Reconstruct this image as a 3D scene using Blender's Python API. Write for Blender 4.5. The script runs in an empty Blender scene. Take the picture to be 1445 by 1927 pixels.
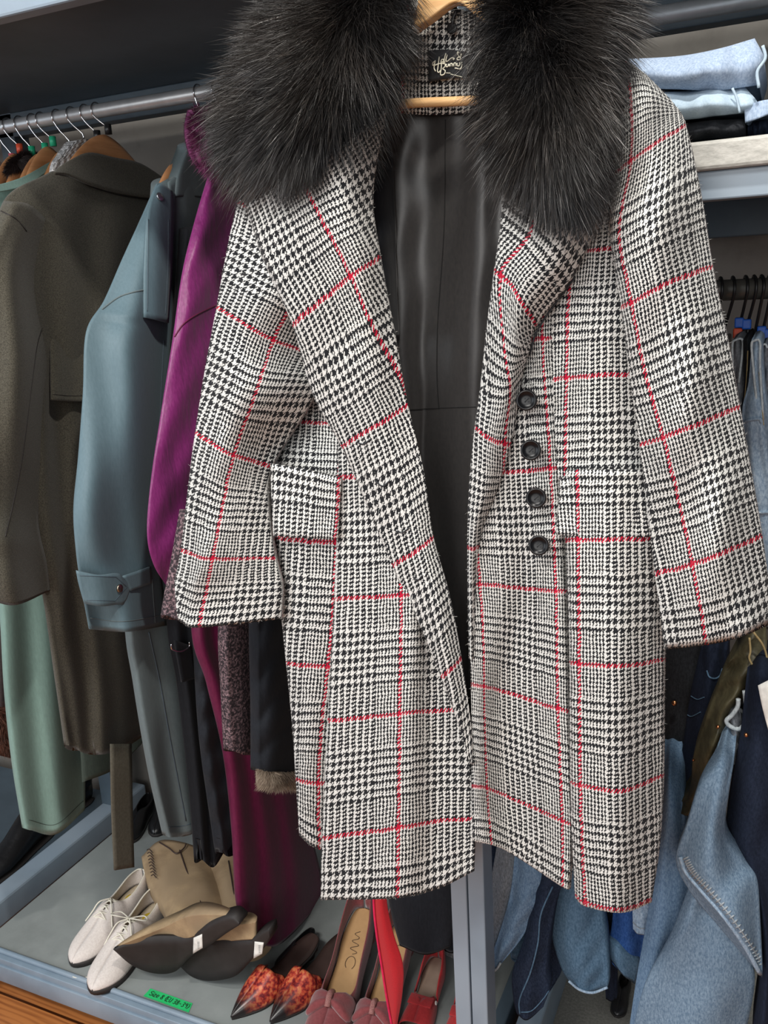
import bpy, math, random
import numpy as np
from mathutils import Vector, Matrix
rng = np.random.default_rng(7)
random.seed(7)
SC = bpy.context.scene
COL = SC.collection

# ------------------------------------------------------------------ camera
CX, CY, FPX = 722.5, 963.5, 1640.0
yaw, pitch, roll = math.radians(25), math.radians(14.6), math.radians(-3.2)
CAM = np.array([0.0, -1.1, 1.5])
_f = np.array([-math.sin(yaw)*math.cos(pitch), math.cos(yaw)*math.cos(pitch), -math.sin(pitch)])
_r0 = np.array([math.cos(yaw), math.sin(yaw), 0.0]); _u0 = np.cross(_r0, _f)
_rt = math.cos(roll)*_r0 + math.sin(roll)*_u0
_up = -math.sin(roll)*_r0 + math.cos(roll)*_u0
cd = bpy.data.cameras.new('camera'); cam = bpy.data.objects.new('camera', cd); COL.objects.link(cam)
cam.matrix_world = Matrix(((_rt[0], _up[0], -_f[0], CAM[0]), (_rt[1], _up[1], -_f[1], CAM[1]),
                           (_rt[2], _up[2], -_f[2], CAM[2]), (0, 0, 0, 1)))
cd.sensor_fit = 'VERTICAL'; cd.sensor_height = 36.0; cd.lens = FPX/1927*36.0
cd.clip_start = 0.02
SC.camera = cam

# ------------------------------------------------------------------ light, world, exposure
SC.view_settings.view_transform = 'Standard'; SC.view_settings.look = 'None'
SC.view_settings.exposure = 0.0; SC.view_settings.gamma = 1.0; SC.view_settings.use_curve_mapping = False
w = bpy.data.worlds.new('world'); SC.world = w; w.use_nodes = True
w.node_tree.nodes['Background'].inputs[0].default_value = (0.80, 0.88, 1.0, 1)
w.node_tree.nodes['Background'].inputs[1].default_value = 0.20
def area(name, loc, target, size, power, col=(1, 1, 1)):
    l = bpy.data.lights.new(name, 'AREA'); l.shape = 'RECTANGLE'; l.size = size[0]; l.size_y = size[1]
    l.energy = power; l.color = col
    o = bpy.data.objects.new(name, l); COL.objects.link(o); o.location = loc
    o.rotation_euler = (Vector(target)-Vector(loc)).to_track_quat('-Z', 'Y').to_euler()
    return o
area('ceiling_light_panel', (-0.9, -2.0, 3.1), (-0.45, -0.1, 0.9), (1.2, 0.5), 62, (1.0, 0.97, 0.93))
area('ceiling_spot_light', (0.05, -0.66, 2.9), (0.0, 0.1, 0.7), (0.09, 0.09), 24, (1.0, 0.95, 0.88))
area('front_fill_light', (0.1, -3.2, 2.0), (-0.4, 0.0, 1.2), (2.2, 1.4), 52, (1.0, 0.985, 0.96))  # unseen soft fill, added to brighten the neck label and lining
area('shop_window_light', (-3.0, -2.6, 1.7), (-0.7, 0.0, 1.1), (1.6, 1.8), 44, (0.86, 0.93, 1.0))

# ------------------------------------------------------------------ helpers: pixels to places
def ray(px, py):
    d = _rt*(px-CX) - _up*(py-CY) + _f*FPX
    return d/np.linalg.norm(d)
def on(px, py, plane):
    d = ray(px, py); a, v = plane; i = 'XYZ'.index(a)
    t = (v-CAM[i])/d[i]
    return CAM + d*t
def catmull(P, t):
    P = np.asarray(P, float); n = len(P)
    if n == 2:
        t = np.clip(t, 0, 1); return P[0][None]*(1-t).reshape((-1,)+(1,)*(P.ndim-1)) + P[1][None]*t.reshape((-1,)+(1,)*(P.ndim-1))
    i = np.clip(np.floor(t).astype(int), 0, n-2); f = (t-i).reshape((-1,)+(1,)*(P.ndim-1))
    pe = np.concatenate([(2*P[0]-P[1])[None], P, (2*P[-1]-P[-2])[None]])
    p0, p1, p2, p3 = pe[i], pe[i+1], pe[i+2], pe[i+3]
    return 0.5*((2*p1)+(-p0+p2)*f+(2*p0-5*p1+4*p2-p3)*f*f+(-p0+3*p1-3*p2+p3)*f**3)
def gspline(G, nu, nv):
    G = np.asarray(G, float)
    A = catmull(G, np.linspace(0, len(G)-1, nv+1))
    B = catmull(np.swapaxes(A, 0, 1), np.linspace(0, G.shape[1]-1, nu+1))
    return np.swapaxes(B, 0, 1)

# ------------------------------------------------------------------ helpers: objects
def tag(o, label, cat, group=None, kind=None):
    if label: o['label'] = label
    if cat: o['category'] = cat
    if group: o['group'] = group
    if kind: o['kind'] = kind
    return o
def thing(name, loc, label, cat, group=None):
    o = bpy.data.objects.new(name, None); o.empty_display_size = 0.05
    COL.objects.link(o); o.location = tuple(loc)
    return tag(o, label, cat, group)
def wloc(o):
    v = np.zeros(3)
    while o is not None:
        v += np.array(o.location); o = o.parent
    return v
def make(name, V, F, mat, parent=None, smooth=True, uv=None, local=False):
    V = np.asarray(V, float)
    if parent is not None and not local: V = V - wloc(parent)
    me = bpy.data.meshes.new(name); me.from_pydata(V.tolist(), [], [tuple(int(i) for i in f) for f in F]); me.update()
    if smooth: me.polygons.foreach_set('use_smooth', [True]*len(me.polygons))
    me.materials.append(mat)
    if uv is not None:
        l = me.uv_layers.new(name='UVMap'); vi = np.zeros(len(me.loops), int); me.loops.foreach_get('vertex_index', vi)
        l.data.foreach_set('uv', np.asarray(uv, float)[vi].ravel())
    o = bpy.data.objects.new(name, me); COL.objects.link(o)
    if parent is not None: o.parent = parent
    return o
def solid(o, th, offset=-1):
    m = o.modifiers.new('solid', 'SOLIDIFY'); m.thickness = th; m.offset = offset; return o
def bevel(o, wd=0.002, seg=2):
    m = o.modifiers.new('bevel', 'BEVEL'); m.width = wd; m.segments = seg; m.limit_method = 'ANGLE'; return o
class MB:
    def __init__(s): s.V = []; s.F = []
    def add(s, V, F):
        b = len(s.V); s.V += [list(map(float, v)) for v in V]; s.F += [tuple(int(i)+b for i in f) for f in F]; return s
    def box(s, a, b):
        x0, y0, z0 = a; x1, y1, z1 = b
        return s.add([(x0,y0,z0),(x1,y0,z0),(x1,y1,z0),(x0,y1,z0),(x0,y0,z1),(x1,y0,z1),(x1,y1,z1),(x0,y1,z1)],
              [(0,3,2,1),(4,5,6,7),(0,1,5,4),(1,2,6,5),(2,3,7,6),(3,0,4,7)])
    def tube(s, P, r, n=8, sub=1):
        P = np.asarray(P, float)
        if sub > 1: P = catmull(P, np.linspace(0, len(P)-1, (len(P)-1)*sub+1))
        r = np.interp(np.linspace(0, 1, len(P)), np.linspace(0, 1, len(np.atleast_1d(r))), np.atleast_1d(r))
        T = np.gradient(P, axis=0); T /= np.linalg.norm(T, axis=1)[:, None]+1e-12
        a = np.array([0, 0, 1.0]) if abs(T[0][2]) < 0.9 else np.array([1.0, 0, 0])
        nrm = np.cross(T[0], a); nrm /= np.linalg.norm(nrm)
        V = []; F = []
        for i in range(len(P)):
            nrm = nrm - T[i]*(nrm@T[i]); nrm /= np.linalg.norm(nrm)+1e-12
            b = np.cross(T[i], nrm)
            for k in range(n):
                an = 2*math.pi*k/n; V.append(P[i]+r[i]*(math.cos(an)*nrm+math.sin(an)*b))
        for i in range(len(P)-1):
            for k in range(n):
                F.append((i*n+k, i*n+(k+1) % n, (i+1)*n+(k+1) % n, (i+1)*n+k))
        F.append(tuple(range(n))[::-1]); F.append(tuple((len(P)-1)*n+k for k in range(n)))
        return s.add(V, F)
    def loft(s, rings):
        n = len(rings[0]); V = [p for r in rings for p in r]; F = []
        for i in range(len(rings)-1):
            for k in range(n): F.append((i*n+k, i*n+(k+1) % n, (i+1)*n+(k+1) % n, (i+1)*n+k))
        F.append(tuple(range(n))[::-1]); F.append(tuple((len(rings)-1)*n+k for k in range(n)))
        return s.add(V, F)
    def disc(s, c, nrm, r, h, n=24, dome=0.0):
        c = np.asarray(c, float); nrm = np.asarray(nrm, float)/np.linalg.norm(nrm)
        a = np.cross(nrm, [0, 0, 1.0]); a /= np.linalg.norm(a); b = np.cross(nrm, a)
        R = []
        for rr, hh in ((r*.93, 0), (r, h*.2), (r, h*.75), (r*.93, h), (r*.75, h+dome*.4), (r*.4, h+dome*.85), (r*.1, h+dome)):
            R.append([c+nrm*hh+rr*(math.cos(t)*a+math.sin(t)*b) for t in np.linspace(0, 2*math.pi, n, endpoint=False)])
        return s.loft(R)
    def build(s, name, mat, parent=None, smooth=False, local=False):
        return make(name, s.V, s.F, mat, parent, smooth, None, local)

def patch(name, G, mat, plane, nu=24, nv=40, parent=None, fold=None, back=None, th=0.004, uv=None, scale=1.0, edge=0.12):
    """cloth surface through rows of control points (x, y, offset towards the viewer[, u, v])"""
    G = np.asarray(G, float)
    S = gspline(G, nu, nv)
    s, t = np.meshgrid(np.linspace(0, 1, nu+1), np.linspace(0, 1, nv+1))
    off = S[..., 2].copy()
    if fold is not None: off = off + fold(s, t)
    P = np.zeros(S.shape[:2]+(3,))
    for j in range(nv+1):
        for i in range(nu+1):
            b = on(S[j, i, 0], S[j, i, 1], plane); P[j, i] = b - ray(S[j, i, 0], S[j, i, 1])*off[j, i]
    if S.shape[2] >= 5: UV = S[..., 3:5]
    else:
        du = np.linalg.norm(P[:, -1]-P[:, 0], axis=1).mean(); dv = np.linalg.norm(P[-1]-P[0], axis=1).mean()
        UV = np.stack([s*du*scale, t*dv*scale], -1)
    W = nu+1
    F = [(j*W+i, (j+1)*W+i, (j+1)*W+i+1, j*W+i+1) for j in range(nv) for i in range(nu)]
    V = P.reshape(-1, 3); U = UV.reshape(-1, 2)
    if back is not None:
        bv = np.asarray(back, float); prof = edge+(1-edge)*np.sin(math.pi*np.clip(s, 0, 1))**0.6
        B = P + bv[None, None]*prof[..., None]
        # outward neighbours: back sheet, side seams, top cap, recessed hem
        n0 = len(V); V = np.concatenate([V, B.reshape(-1, 3)]); U = np.concatenate([U, U+0.37])
        F += [(n0+j*W+i, n0+j*W+i+1, n0+(j+1)*W+i+1, n0+(j+1)*W+i) for j in range(nv) for i in range(nu)]
        for j in range(nv):
            F.append((j*W, n0+j*W, n0+(j+1)*W, (j+1)*W)); F.append((j*W+nu, (j+1)*W+nu, n0+(j+1)*W+nu, n0+j*W+nu))
        for i in range(nu): F.append((i, i+1, n0+i+1, n0+i))
        up = (P[-4]-P[-1])*0.9
        f2 = P[-1]+up+bv[None]*prof[-1][:, None]*0.12; b2 = P[-1]+up+bv[None]*prof[-1][:, None]*0.88
        n1 = len(V); V = np.concatenate([V, f2, b2]); U = np.concatenate([U, U[nv*W:nv*W+W], U[nv*W:nv*W+W]])
        for i in range(nu):
            a, b = nv*W+i, nv*W+i+1
            F.append((a, n1+i, n1+i+1, b)); F.append((n0+a, n0+b, n1+W+i+1, n1+W+i)); F.append((n1+i, n1+W+i, n1+W+i+1, n1+i+1))
    o = make(name, V, F, mat, parent, True, U)
    if back is None: solid(o, th, -1)
    o['_'] = 1; del o['_']
    return o
from mathutils.bvhtree import BVHTree
_bv = {}
def surf(o, px, py, lift=.0005):
    if o.name not in _bv:
        w_ = wloc(o); _bv[o.name] = (BVHTree.FromPolygons([tuple(v.co) for v in o.data.vertices], [tuple(p.vertices) for p in o.data.polygons]), w_)
    b, w_ = _bv[o.name]; d = ray(px, py); h = b.ray_cast(Vector(CAM-w_), Vector(d))
    if h[0] is None: return None
    n = np.array(h[1]); n = n if n@d < 0 else -n
    return np.array(h[0])+w_-d*lift, n
def seam(objs, pts, r, m, name, parent, lift=.0004, n=40, smooth=True):
    objs = objs if isinstance(objs, (list, tuple)) else [objs]
    A = np.array(pts, float); A = catmull(A, np.linspace(0, len(A)-1, n)) if smooth else np.concatenate([np.linspace(A[i], A[i+1], 8, endpoint=False) for i in range(len(A)-1)]+[A[-1:]])
    P = []
    for x, y in A:
        hs = [h for h in (surf(o, x, y, lift) for o in objs) if h is not None]
        if hs: P.append(min(hs, key=lambda h: np.linalg.norm(h[0]-CAM))[0])
    if len(P) < 3: print('NOSEAM', name, pts[0]); return None
    mb = MB(); mb.tube(P, r, 6); return mb.build(name, m, parent, True)
def pline(pts, plane, off=0.0):
    return np.array([on(x, y, plane)-ray(x, y)*off for x, y in pts])

# ------------------------------------------------------------------ materials
def nodes(name):
    m = bpy.data.materials.new(name); m.use_nodes = True; nt = m.node_tree
    return m, nt, nt.nodes['Principled BSDF']
def setp(b, k, v):
    if k in b.inputs: b.inputs[k].default_value = v
def mat(name, c1, c2=None, rough=0.8, metal=0.0, nscale=60, ndetail=4, bump=0.15, bscale=None, sheen=0.0, stretch=(1, 1, 1), spec=0.4, coat=0.0, ramp=(0.35, 0.65), bdist=0.002, big=None):
    m, nt, b = nodes(name); N = nt.nodes; L = nt.links
    setp(b, 'Roughness', rough); setp(b, 'Metallic', metal); setp(b, 'Specular IOR Level', spec)
    setp(b, 'Sheen Weight', sheen); setp(b, 'Sheen Roughness', 0.5); setp(b, 'Coat Weight', coat)
    tc = N.new('ShaderNodeTexCoord'); mp = N.new('ShaderNodeMapping'); mp.inputs['Scale'].default_value = stretch
    L.new(tc.outputs['Object'], mp.inputs['Vector'])
    nz = N.new('ShaderNodeTexNoise'); nz.inputs['Scale'].default_value = nscale; nz.inputs['Detail'].default_value = ndetail
    nz.inputs['Roughness'].default_value = 0.65
    L.new(mp.outputs[0], nz.inputs['Vector'])
    cr = N.new('ShaderNodeValToRGB'); c2 = c2 or tuple(x*0.75 for x in c1)
    cr.color_ramp.elements[0].position = ramp[0]; cr.color_ramp.elements[1].position = ramp[1]
    cr.color_ramp.elements[0].color = (*c2, 1); cr.color_ramp.elements[1].color = (*c1, 1)
    L.new(nz.outputs['Fac'], cr.inputs[0]); out = cr.outputs[0]
    if big:
        n2 = N.new('ShaderNodeTexNoise'); n2.inputs['Scale'].default_value = big[0]; n2.inputs['Detail'].default_value = 3
        L.new(tc.outputs['Object'], n2.inputs['Vector'])
        c3 = N.new('ShaderNodeValToRGB'); c3.color_ramp.elements[0].position = .4; c3.color_ramp.elements[1].position = .62
        L.new(n2.outputs['Fac'], c3.inputs[0])
        mx = N.new('ShaderNodeMix'); mx.data_type = 'RGBA'; mx.inputs[7].default_value = (*big[1], 1)
        L.new(c3.outputs[0], mx.inputs[0]); L.new(out, mx.inputs[6]); out = mx.outputs[2]
    L.new(out, b.inputs['Base Color'])
    if bump:
        bn = N.new('ShaderNodeTexNoise'); bn.inputs['Scale'].default_value = bscale or nscale*2; bn.inputs['Detail'].default_value = 4
        L.new(mp.outputs[0], bn.inputs['Vector'])
        bp = N.new('ShaderNodeBump'); bp.inputs['Strength'].default_value = bump; bp.inputs['Distance'].default_value = bdist
        L.new(bn.outputs['Fac'], bp.inputs['Height']); L.new(bp.outputs[0], b.inputs['Normal'])
    return m
def satin(name, c1, c2, rough=0.35, bump=0.5, sc=14, stretch=(1, 1, .25), spec=0.5, sheen=0.3):
    return mat(name, c1, c2, rough=rough, nscale=300, bump=bump, bscale=sc, stretch=stretch, spec=spec, sheen=sheen, bdist=0.01)
def denim(name, c, light, big=None):
    return mat(name, light, c, rough=0.9, nscale=420, ndetail=2, bump=0.3, bscale=600, spec=0.2, ramp=(0.3, 0.72), stretch=(1, 1, .45), big=big, bdist=0.001)

def plaid(name):
    m, nt, b = nodes(name); N = nt.nodes; L = nt.links
    setp(b, 'Roughness', 0.95); setp(b, 'Specular IOR Level', 0.15); setp(b, 'Sheen Weight', 0.08); setp(b, 'Sheen Roughness', 0.4)
    def M(op, a, bb=None, c=None):
        n = N.new('ShaderNodeMath'); n.operation = op
        for i, v in enumerate((a, bb, c)):
            if v is None: continue
            if isinstance(v, (int, float)): n.inputs[i].default_value = v
            else: L.new(v, n.inputs[i])
        return n.outputs[0]
    uvn = N.new('ShaderNodeUVMap'); uvn.uv_map = 'UVMap'
    def noise(sc, det=2):
        n = N.new('ShaderNodeTexNoise'); n.inputs['Scale'].default_value = sc; n.inputs['Detail'].default_value = det
        L.new(uvn.outputs[0], n.inputs['Vector']); sp = N.new('ShaderNodeSeparateColor'); L.new(n.outputs['Color'], sp.inputs[0]); return sp.outputs, n.outputs['Fac']
    sp = N.new('ShaderNodeSeparateXYZ'); L.new(uvn.outputs[0], sp.inputs[0])
    na, fa = noise(58, 2); nb, fb = noise(7, 2)
    T = 116.0
    def coord(src, ch):
        x = M('MULTIPLY_ADD', src, T, 86.0)
        x = M('ADD', x, M('MULTIPLY', M('SUBTRACT', na[ch], 0.5), 2.6))
        return M('ADD', x, M('MULTIPLY', M('SUBTRACT', nb[ch], 0.5), 3.5))
    U = coord(sp.outputs[0], 0); Vv = coord(sp.outputs[1], 1)
    def yarn(x):
        l = M('FLOORED_MODULO', x, T)
        coarse = M('LESS_THAN', l, 56.0)
        cw = M('LESS_THAN', M('FLOORED_MODULO', l, 8.0), 3.55)
        fw = M('LESS_THAN', M('FLOORED_MODULO', l, 4.0), 1.9)
        wv = M('ADD', M('MULTIPLY', coarse, cw), M('MULTIPLY', M('SUBTRACT', 1.0, coarse), fw))
        red = M('MULTIPLY', M('GREATER_THAN', l, 84.0), M('LESS_THAN', l, 88.0))
        return wv, red
    wu, ru = yarn(U); wv, rv = yarn(Vv)
    tw = M('LESS_THAN', M('FLOORED_MODULO', M('ADD', M('ADD', M('FLOOR', U), M('FLOOR', Vv)), 1.0), 4.0), 2.0)
    itw = M('SUBTRACT', 1.0, tw)
    val = M('ADD', M('MULTIPLY', tw, wu), M('MULTIPLY', itw, wv))
    red = M('ADD', M('MULTIPLY', tw, ru), M('MULTIPLY', itw, rv))
    hn, hf = noise(150, 3)
    white = N.new('ShaderNodeMix'); white.data_type = 'RGBA'
    white.inputs[6].default_value = (0.44, 0.435, 0.41, 1); white.inputs[7].default_value = (0.84, 0.84, 0.81, 1); L.new(hf, white.inputs[0])
    black = N.new('ShaderNodeMix'); black.data_type = 'RGBA'
    black.inputs[6].default_value = (0.006, 0.007, 0.008, 1); black.inputs[7].default_value = (0.022, 0.023, 0.027, 1); L.new(hf, black.inputs[0])
    mx = N.new('ShaderNodeMix'); mx.data_type = 'RGBA'; L.new(val, mx.inputs[0]); L.new(black.outputs[2], mx.inputs[6]); L.new(white.outputs[2], mx.inputs[7])
    m2 = N.new('ShaderNodeMix'); m2.data_type = 'RGBA'; L.new(red, m2.inputs[0]); L.new(mx.outputs[2], m2.inputs[6]); m2.inputs[7].default_value = (0.45, 0.007, 0.032, 1)
    L.new(m2.outputs[2], b.inputs['Base Color'])
    h = M('ADD', M('MULTIPLY', val, 0.5), fa)
    bp = N.new('ShaderNodeBump'); bp.inputs['Strength'].default_value = 0.5; bp.inputs['Distance'].default_value = 0.002
    L.new(h, bp.inputs['Height']); L.new(bp.outputs[0], b.inputs['Normal'])
    return m

M_plaid = plaid('glen_plaid_wool')
M_lining = satin('black_satin_lining', (0.028, 0.026, 0.025), (0.019, 0.018, 0.018), 0.40, 0.35, 5, stretch=(1, 1, .5))
M_guard = mat('grey_brown_highlight_hair', (0.075, 0.062, 0.052), (0.035, 0.032, 0.032), rough=0.35, bump=0, spec=0.7)  # paler strands, fur highlights put into the hair colour
M_fur = mat('black_fur', (0.015, 0.015, 0.0165), (0.006, 0.006, 0.0068), rough=0.40, bump=0, spec=0.45, nscale=40, big=(9, (0.02, 0.017, 0.015)))
M_furbase = mat('black_fur_backing', (0.012, 0.012, 0.012), rough=1, bump=0)
M_wood = mat('pale_hanger_wood', (0.78, 0.50, 0.24), (0.66, 0.38, 0.16), rough=0.4, nscale=12, stretch=(1, 1, 14), bump=0.02, spec=0.5)
M_wood2 = mat('orange_hanger_wood', (0.56, 0.27, 0.12), (0.42, 0.19, 0.08), rough=0.45, nscale=10, stretch=(1, 1, 8), bump=0.02)
M_wire = mat('chrome_wire', (0.7, 0.7, 0.72), rough=0.22, metal=1.0, bump=0)
M_blackwire = mat('black_plastic_hook', (0.012, 0.012, 0.013), rough=0.35, bump=0)
M_black = mat('black_button_plastic', (0.004, 0.004, 0.005), rough=0.30, bump=0, spec=0.28)
M_lab = mat('black_woven_label', (0.020, 0.022, 0.026), rough=0.7, nscale=900, bump=0.1)
M_cream = mat('cream_print', (0.85, 0.83, 0.68), rough=0.8, bump=0)
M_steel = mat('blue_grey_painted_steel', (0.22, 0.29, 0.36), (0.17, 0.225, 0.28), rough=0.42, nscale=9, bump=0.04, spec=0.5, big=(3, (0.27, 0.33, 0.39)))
M_dsteel = mat('shaded_blue_grey_steel', (0.075, 0.105, 0.132), (0.058, 0.082, 0.104), rough=0.45, nscale=8, bump=0.03)  # darker copy of the rack steel, shade put into the colour
M_rail = mat('dull_tube_steel', (0.46, 0.48, 0.50), (0.36, 0.38, 0.40), rough=0.4, metal=0.55, nscale=20, bump=0.03)
M_drail = mat('dark_tube_steel', (0.22, 0.21, 0.19), (0.15, 0.145, 0.13), rough=0.4, metal=0.7, nscale=20, bump=0.03)
M_tray = mat('scuffed_grey_shelf', (0.30, 0.325, 0.32), (0.20, 0.22, 0.215), rough=0.38, nscale=5, ndetail=8, bump=0.04, big=(7, (0.24, 0.265, 0.26)), spec=0.5)
M_spk = mat('speckled_concrete', (0.27, 0.265, 0.24), (0.15, 0.15, 0.135), rough=0.9, nscale=220, ndetail=6, bump=0.2, ramp=(0.4, 0.8))
M_wall = mat('concrete_wall', (0.20, 0.19, 0.172), (0.13, 0.123, 0.11), rough=0.9, nscale=7, ndetail=10, bump=0.2, bscale=30, big=(14, (0.165, 0.157, 0.142)))
M_rim = mat('pale_pitted_edge', (0.52, 0.51, 0.47), (0.36, 0.355, 0.325), rough=0.6, nscale=130, ndetail=6, bump=0.3, stretch=(.5, 1, 1))
M_olive = mat('olive_brown_wool', (0.090, 0.083, 0.064), (0.034, 0.031, 0.024), rough=0.95, nscale=520, ndetail=5, bump=0.35, sheen=0.15, spec=0.15, stretch=(1, 1, 1))
M_olive_lin = mat('olive_belt_cloth', (0.10, 0.092, 0.070), (0.075, 0.068, 0.05), rough=0.85, nscale=200, bump=0.2)
M_sage = satin('sage_green_cotton', (0.19, 0.30, 0.265), (0.165, 0.26, 0.23), 0.7, 0.3, 9, spec=0.25, sheen=0.1)
M_dsage = satin('deep_green_cotton', (0.075, 0.10, 0.085), (0.06, 0.08, 0.07), 0.75, 0.3, 9, spec=0.2, sheen=0)
M_rain = satin('blue_grey_rainwear', (0.105, 0.165, 0.195), (0.09, 0.145, 0.172), 0.55, 0.3, 9, spec=0.3, sheen=0.08)
M_rain2 = satin('grey_green_rainwear', (0.115, 0.150, 0.158), (0.10, 0.13, 0.138), 0.6, 0.3, 9, spec=0.3, sheen=0.1)
M_black_cl = satin('black_cotton', (0.011, 0.012, 0.015), (0.008, 0.009, 0.011), 0.85, 0.35, 18, spec=0.12, sheen=0.05)
M_navyblk = satin('charcoal_cotton', (0.017, 0.019, 0.024), (0.012, 0.014, 0.018), 0.8, 0.35, 12, spec=0.15, sheen=0.05)
M_purple = satin('magenta_purple_satin', (0.20, 0.020, 0.135), (0.150, 0.012, 0.10), 0.42, 0.6, 26, spec=0.4, sheen=0.12)
M_purple2 = satin('deep_plum_satin', (0.125, 0.007, 0.045), (0.090, 0.004, 0.034), 0.5, 0.4, 12, spec=0.3, sheen=0.08)
M_pfur = mat('magenta_fur', (0.25, 0.065, 0.165), (0.13, 0.028, 0.085), rough=0.5, bump=0)
M_brfur = mat('rust_brown_fur', (0.16, 0.06, 0.035), (0.06, 0.025, 0.015), rough=0.7, bump=0.2)
M_dkfur = mat('dark_brown_fur', (0.035, 0.022, 0.022), (0.015, 0.01, 0.01), rough=0.6, bump=0.2)
M_bgfur = mat('beige_fur', (0.34, 0.27, 0.20), (0.20, 0.15, 0.11), rough=0.7, bump=0.2)
M_knit = mat('grey_white_knit', (0.62, 0.61, 0.60), (0.30, 0.30, 0.31), rough=0.95, nscale=160, bump=0.8, bdist=0.004)
M_tweed = mat('plum_black_tweed', (0.34, 0.22, 0.24), (0.022, 0.016, 0.02), rough=0.95, nscale=210, ndetail=3, bump=0.6, ramp=(0.46, 0.72), stretch=(1, 1, 1.2))
M_boot = mat('tan_suede', (0.42, 0.30, 0.17), (0.24, 0.165, 0.095), rough=0.85, nscale=18, ndetail=8, bump=0.2, big=(11, (0.30, 0.215, 0.13)))
M_sole = mat('black_worn_sole', (0.028, 0.024, 0.023), (0.018, 0.015, 0.014), rough=0.62, nscale=14, bump=0.1)
M_ivory = mat('off_white_suede', (0.72, 0.66, 0.62), (0.62, 0.56, 0.52), rough=0.9, nscale=260, bump=0.2, spec=0.2)
M_insole = mat('cream_leather_insole', (0.70, 0.60, 0.44), rough=0.55, nscale=30, bump=0.05)
M_lace = mat('white_cotton_lace', (0.84, 0.80, 0.68), rough=0.9, nscale=900, bump=0.3)
M_yel = mat('yellow_insole_print', (0.72, 0.52, 0.03), rough=0.6, bump=0)
M_tan = mat('tan_leather_insole', (0.58, 0.36, 0.17), (0.50, 0.30, 0.14), rough=0.5, nscale=20, bump=0.03)
M_taupe = mat('taupe_leather_insole', (0.33, 0.24, 0.18), (0.28, 0.20, 0.15), rough=0.6, nscale=30, bump=0.03)
M_brown = mat('dark_brown_leather', (0.055, 0.033, 0.028), (0.04, 0.024, 0.02), rough=0.5, nscale=20, bump=0.05)
M_rose = mat('rose_suede', (0.25, 0.058, 0.062), (0.20, 0.042, 0.046), rough=0.95, nscale=200, bump=0.2, sheen=0.4)
M_redsh = mat('red_suede', (0.42, 0.022, 0.025), (0.34, 0.015, 0.018), rough=0.85, nscale=200, bump=0.2, sheen=0.2)
M_red = mat('bright_red_cloth', (0.50, 0.004, 0.012), (0.42, 0.003, 0.01), rough=0.8, nscale=500, bump=0.2, sheen=0.2)
M_pink = mat('hot_pink_binding', (0.78, 0.02, 0.10), rough=0.6, bump=0)
M_green = mat('green_paper_tape', (0.02, 0.52, 0.16), (0.02, 0.46, 0.13), rough=0.55, nscale=60, bump=0.05)
M_ink = mat('black_marker_ink', (0.012, 0.012, 0.012), rough=0.5, bump=0)
M_white = mat('white_paper_tag', (0.84, 0.83, 0.78), rough=0.7, bump=0)
M_blue = mat('bright_blue_plastic', (0.01, 0.10, 0.50), rough=0.4, bump=0)
M_orange = mat('orange_plastic', (0.68, 0.09, 0.04), rough=0.4, bump=0)
M_grn = mat('green_plastic', (0.02, 0.38, 0.20), rough=0.4, bump=0)
M_pinkp = mat('pink_plastic', (0.70, 0.12, 0.16), rough=0.4, bump=0)
M_copper = mat('copper_rivet', (0.55, 0.24, 0.11), rough=0.3, metal=1, bump=0)
M_snap = mat('antique_brass_snap', (0.45, 0.38, 0.30), rough=0.3, metal=1, bump=0)
M_gunm = mat('dark_snap_button', (0.34, 0.37, 0.40), rough=0.25, metal=0.9, bump=0)
M_blk_leather = mat('black_leather', (0.010, 0.010, 0.011), rough=0.32, nscale=40, bump=0.3, spec=0.5)
M_crystal = mat('pink_beaded_band', (0.55, 0.28, 0.25), (0.25, 0.08, 0.08), rough=0.3, nscale=700, bump=0.8)
M_gold = mat('olive_gold_foil', (0.35, 0.27, 0.05), (0.06, 0.05, 0.015), rough=0.3, nscale=90, metal=.6)
D_light = denim('pale_blue_denim', (0.22, 0.29, 0.40), (0.37, 0.45, 0.57))
D_pale = denim('ice_blue_denim', (0.34, 0.44, 0.53), (0.42, 0.52, 0.60))
D_mid = denim('mid_blue_denim', (0.085, 0.155, 0.26), (0.20, 0.31, 0.44))
D_wash = denim('washed_blue_denim', (0.085, 0.14, 0.21), (0.20, 0.28, 0.365))
D_ink = denim('indigo_denim', (0.006, 0.012, 0.028), (0.024, 0.037, 0.068))
D_teal = denim('slate_blue_denim', (0.045, 0.095, 0.155), (0.11, 0.19, 0.28))
D_grey = denim('grey_denim', (0.10, 0.11, 0.12), (0.22, 0.24, 0.27))
D_black = denim('black_denim', (0.008, 0.009, 0.011), (0.02, 0.022, 0.026))
D_royal = denim('royal_blue_denim', (0.012, 0.05, 0.19), (0.04, 0.11, 0.32))
D_navy = denim('navy_cotton', (0.005, 0.009, 0.020), (0.012, 0.018, 0.036))
D_ltwash = denim('stone_blue_denim', (0.16, 0.24, 0.34), (0.38, 0.48, 0.58))
M_thread = mat('pale_stitching', (0.30, 0.34, 0.37), rough=0.9, bump=0)
M_gthread = mat('tan_stitching', (0.40, 0.30, 0.14), rough=0.9, bump=0)
M_edge = denim('frayed_pale_hem', (0.30, 0.35, 0.38), (0.55, 0.60, 0.62))
M_waxed = mat('olive_waxed_cloth', (0.085, 0.075, 0.040), (0.040, 0.035, 0.018), rough=0.5, nscale=30, bump=0.6, bscale=40, bdist=0.006)

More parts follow.
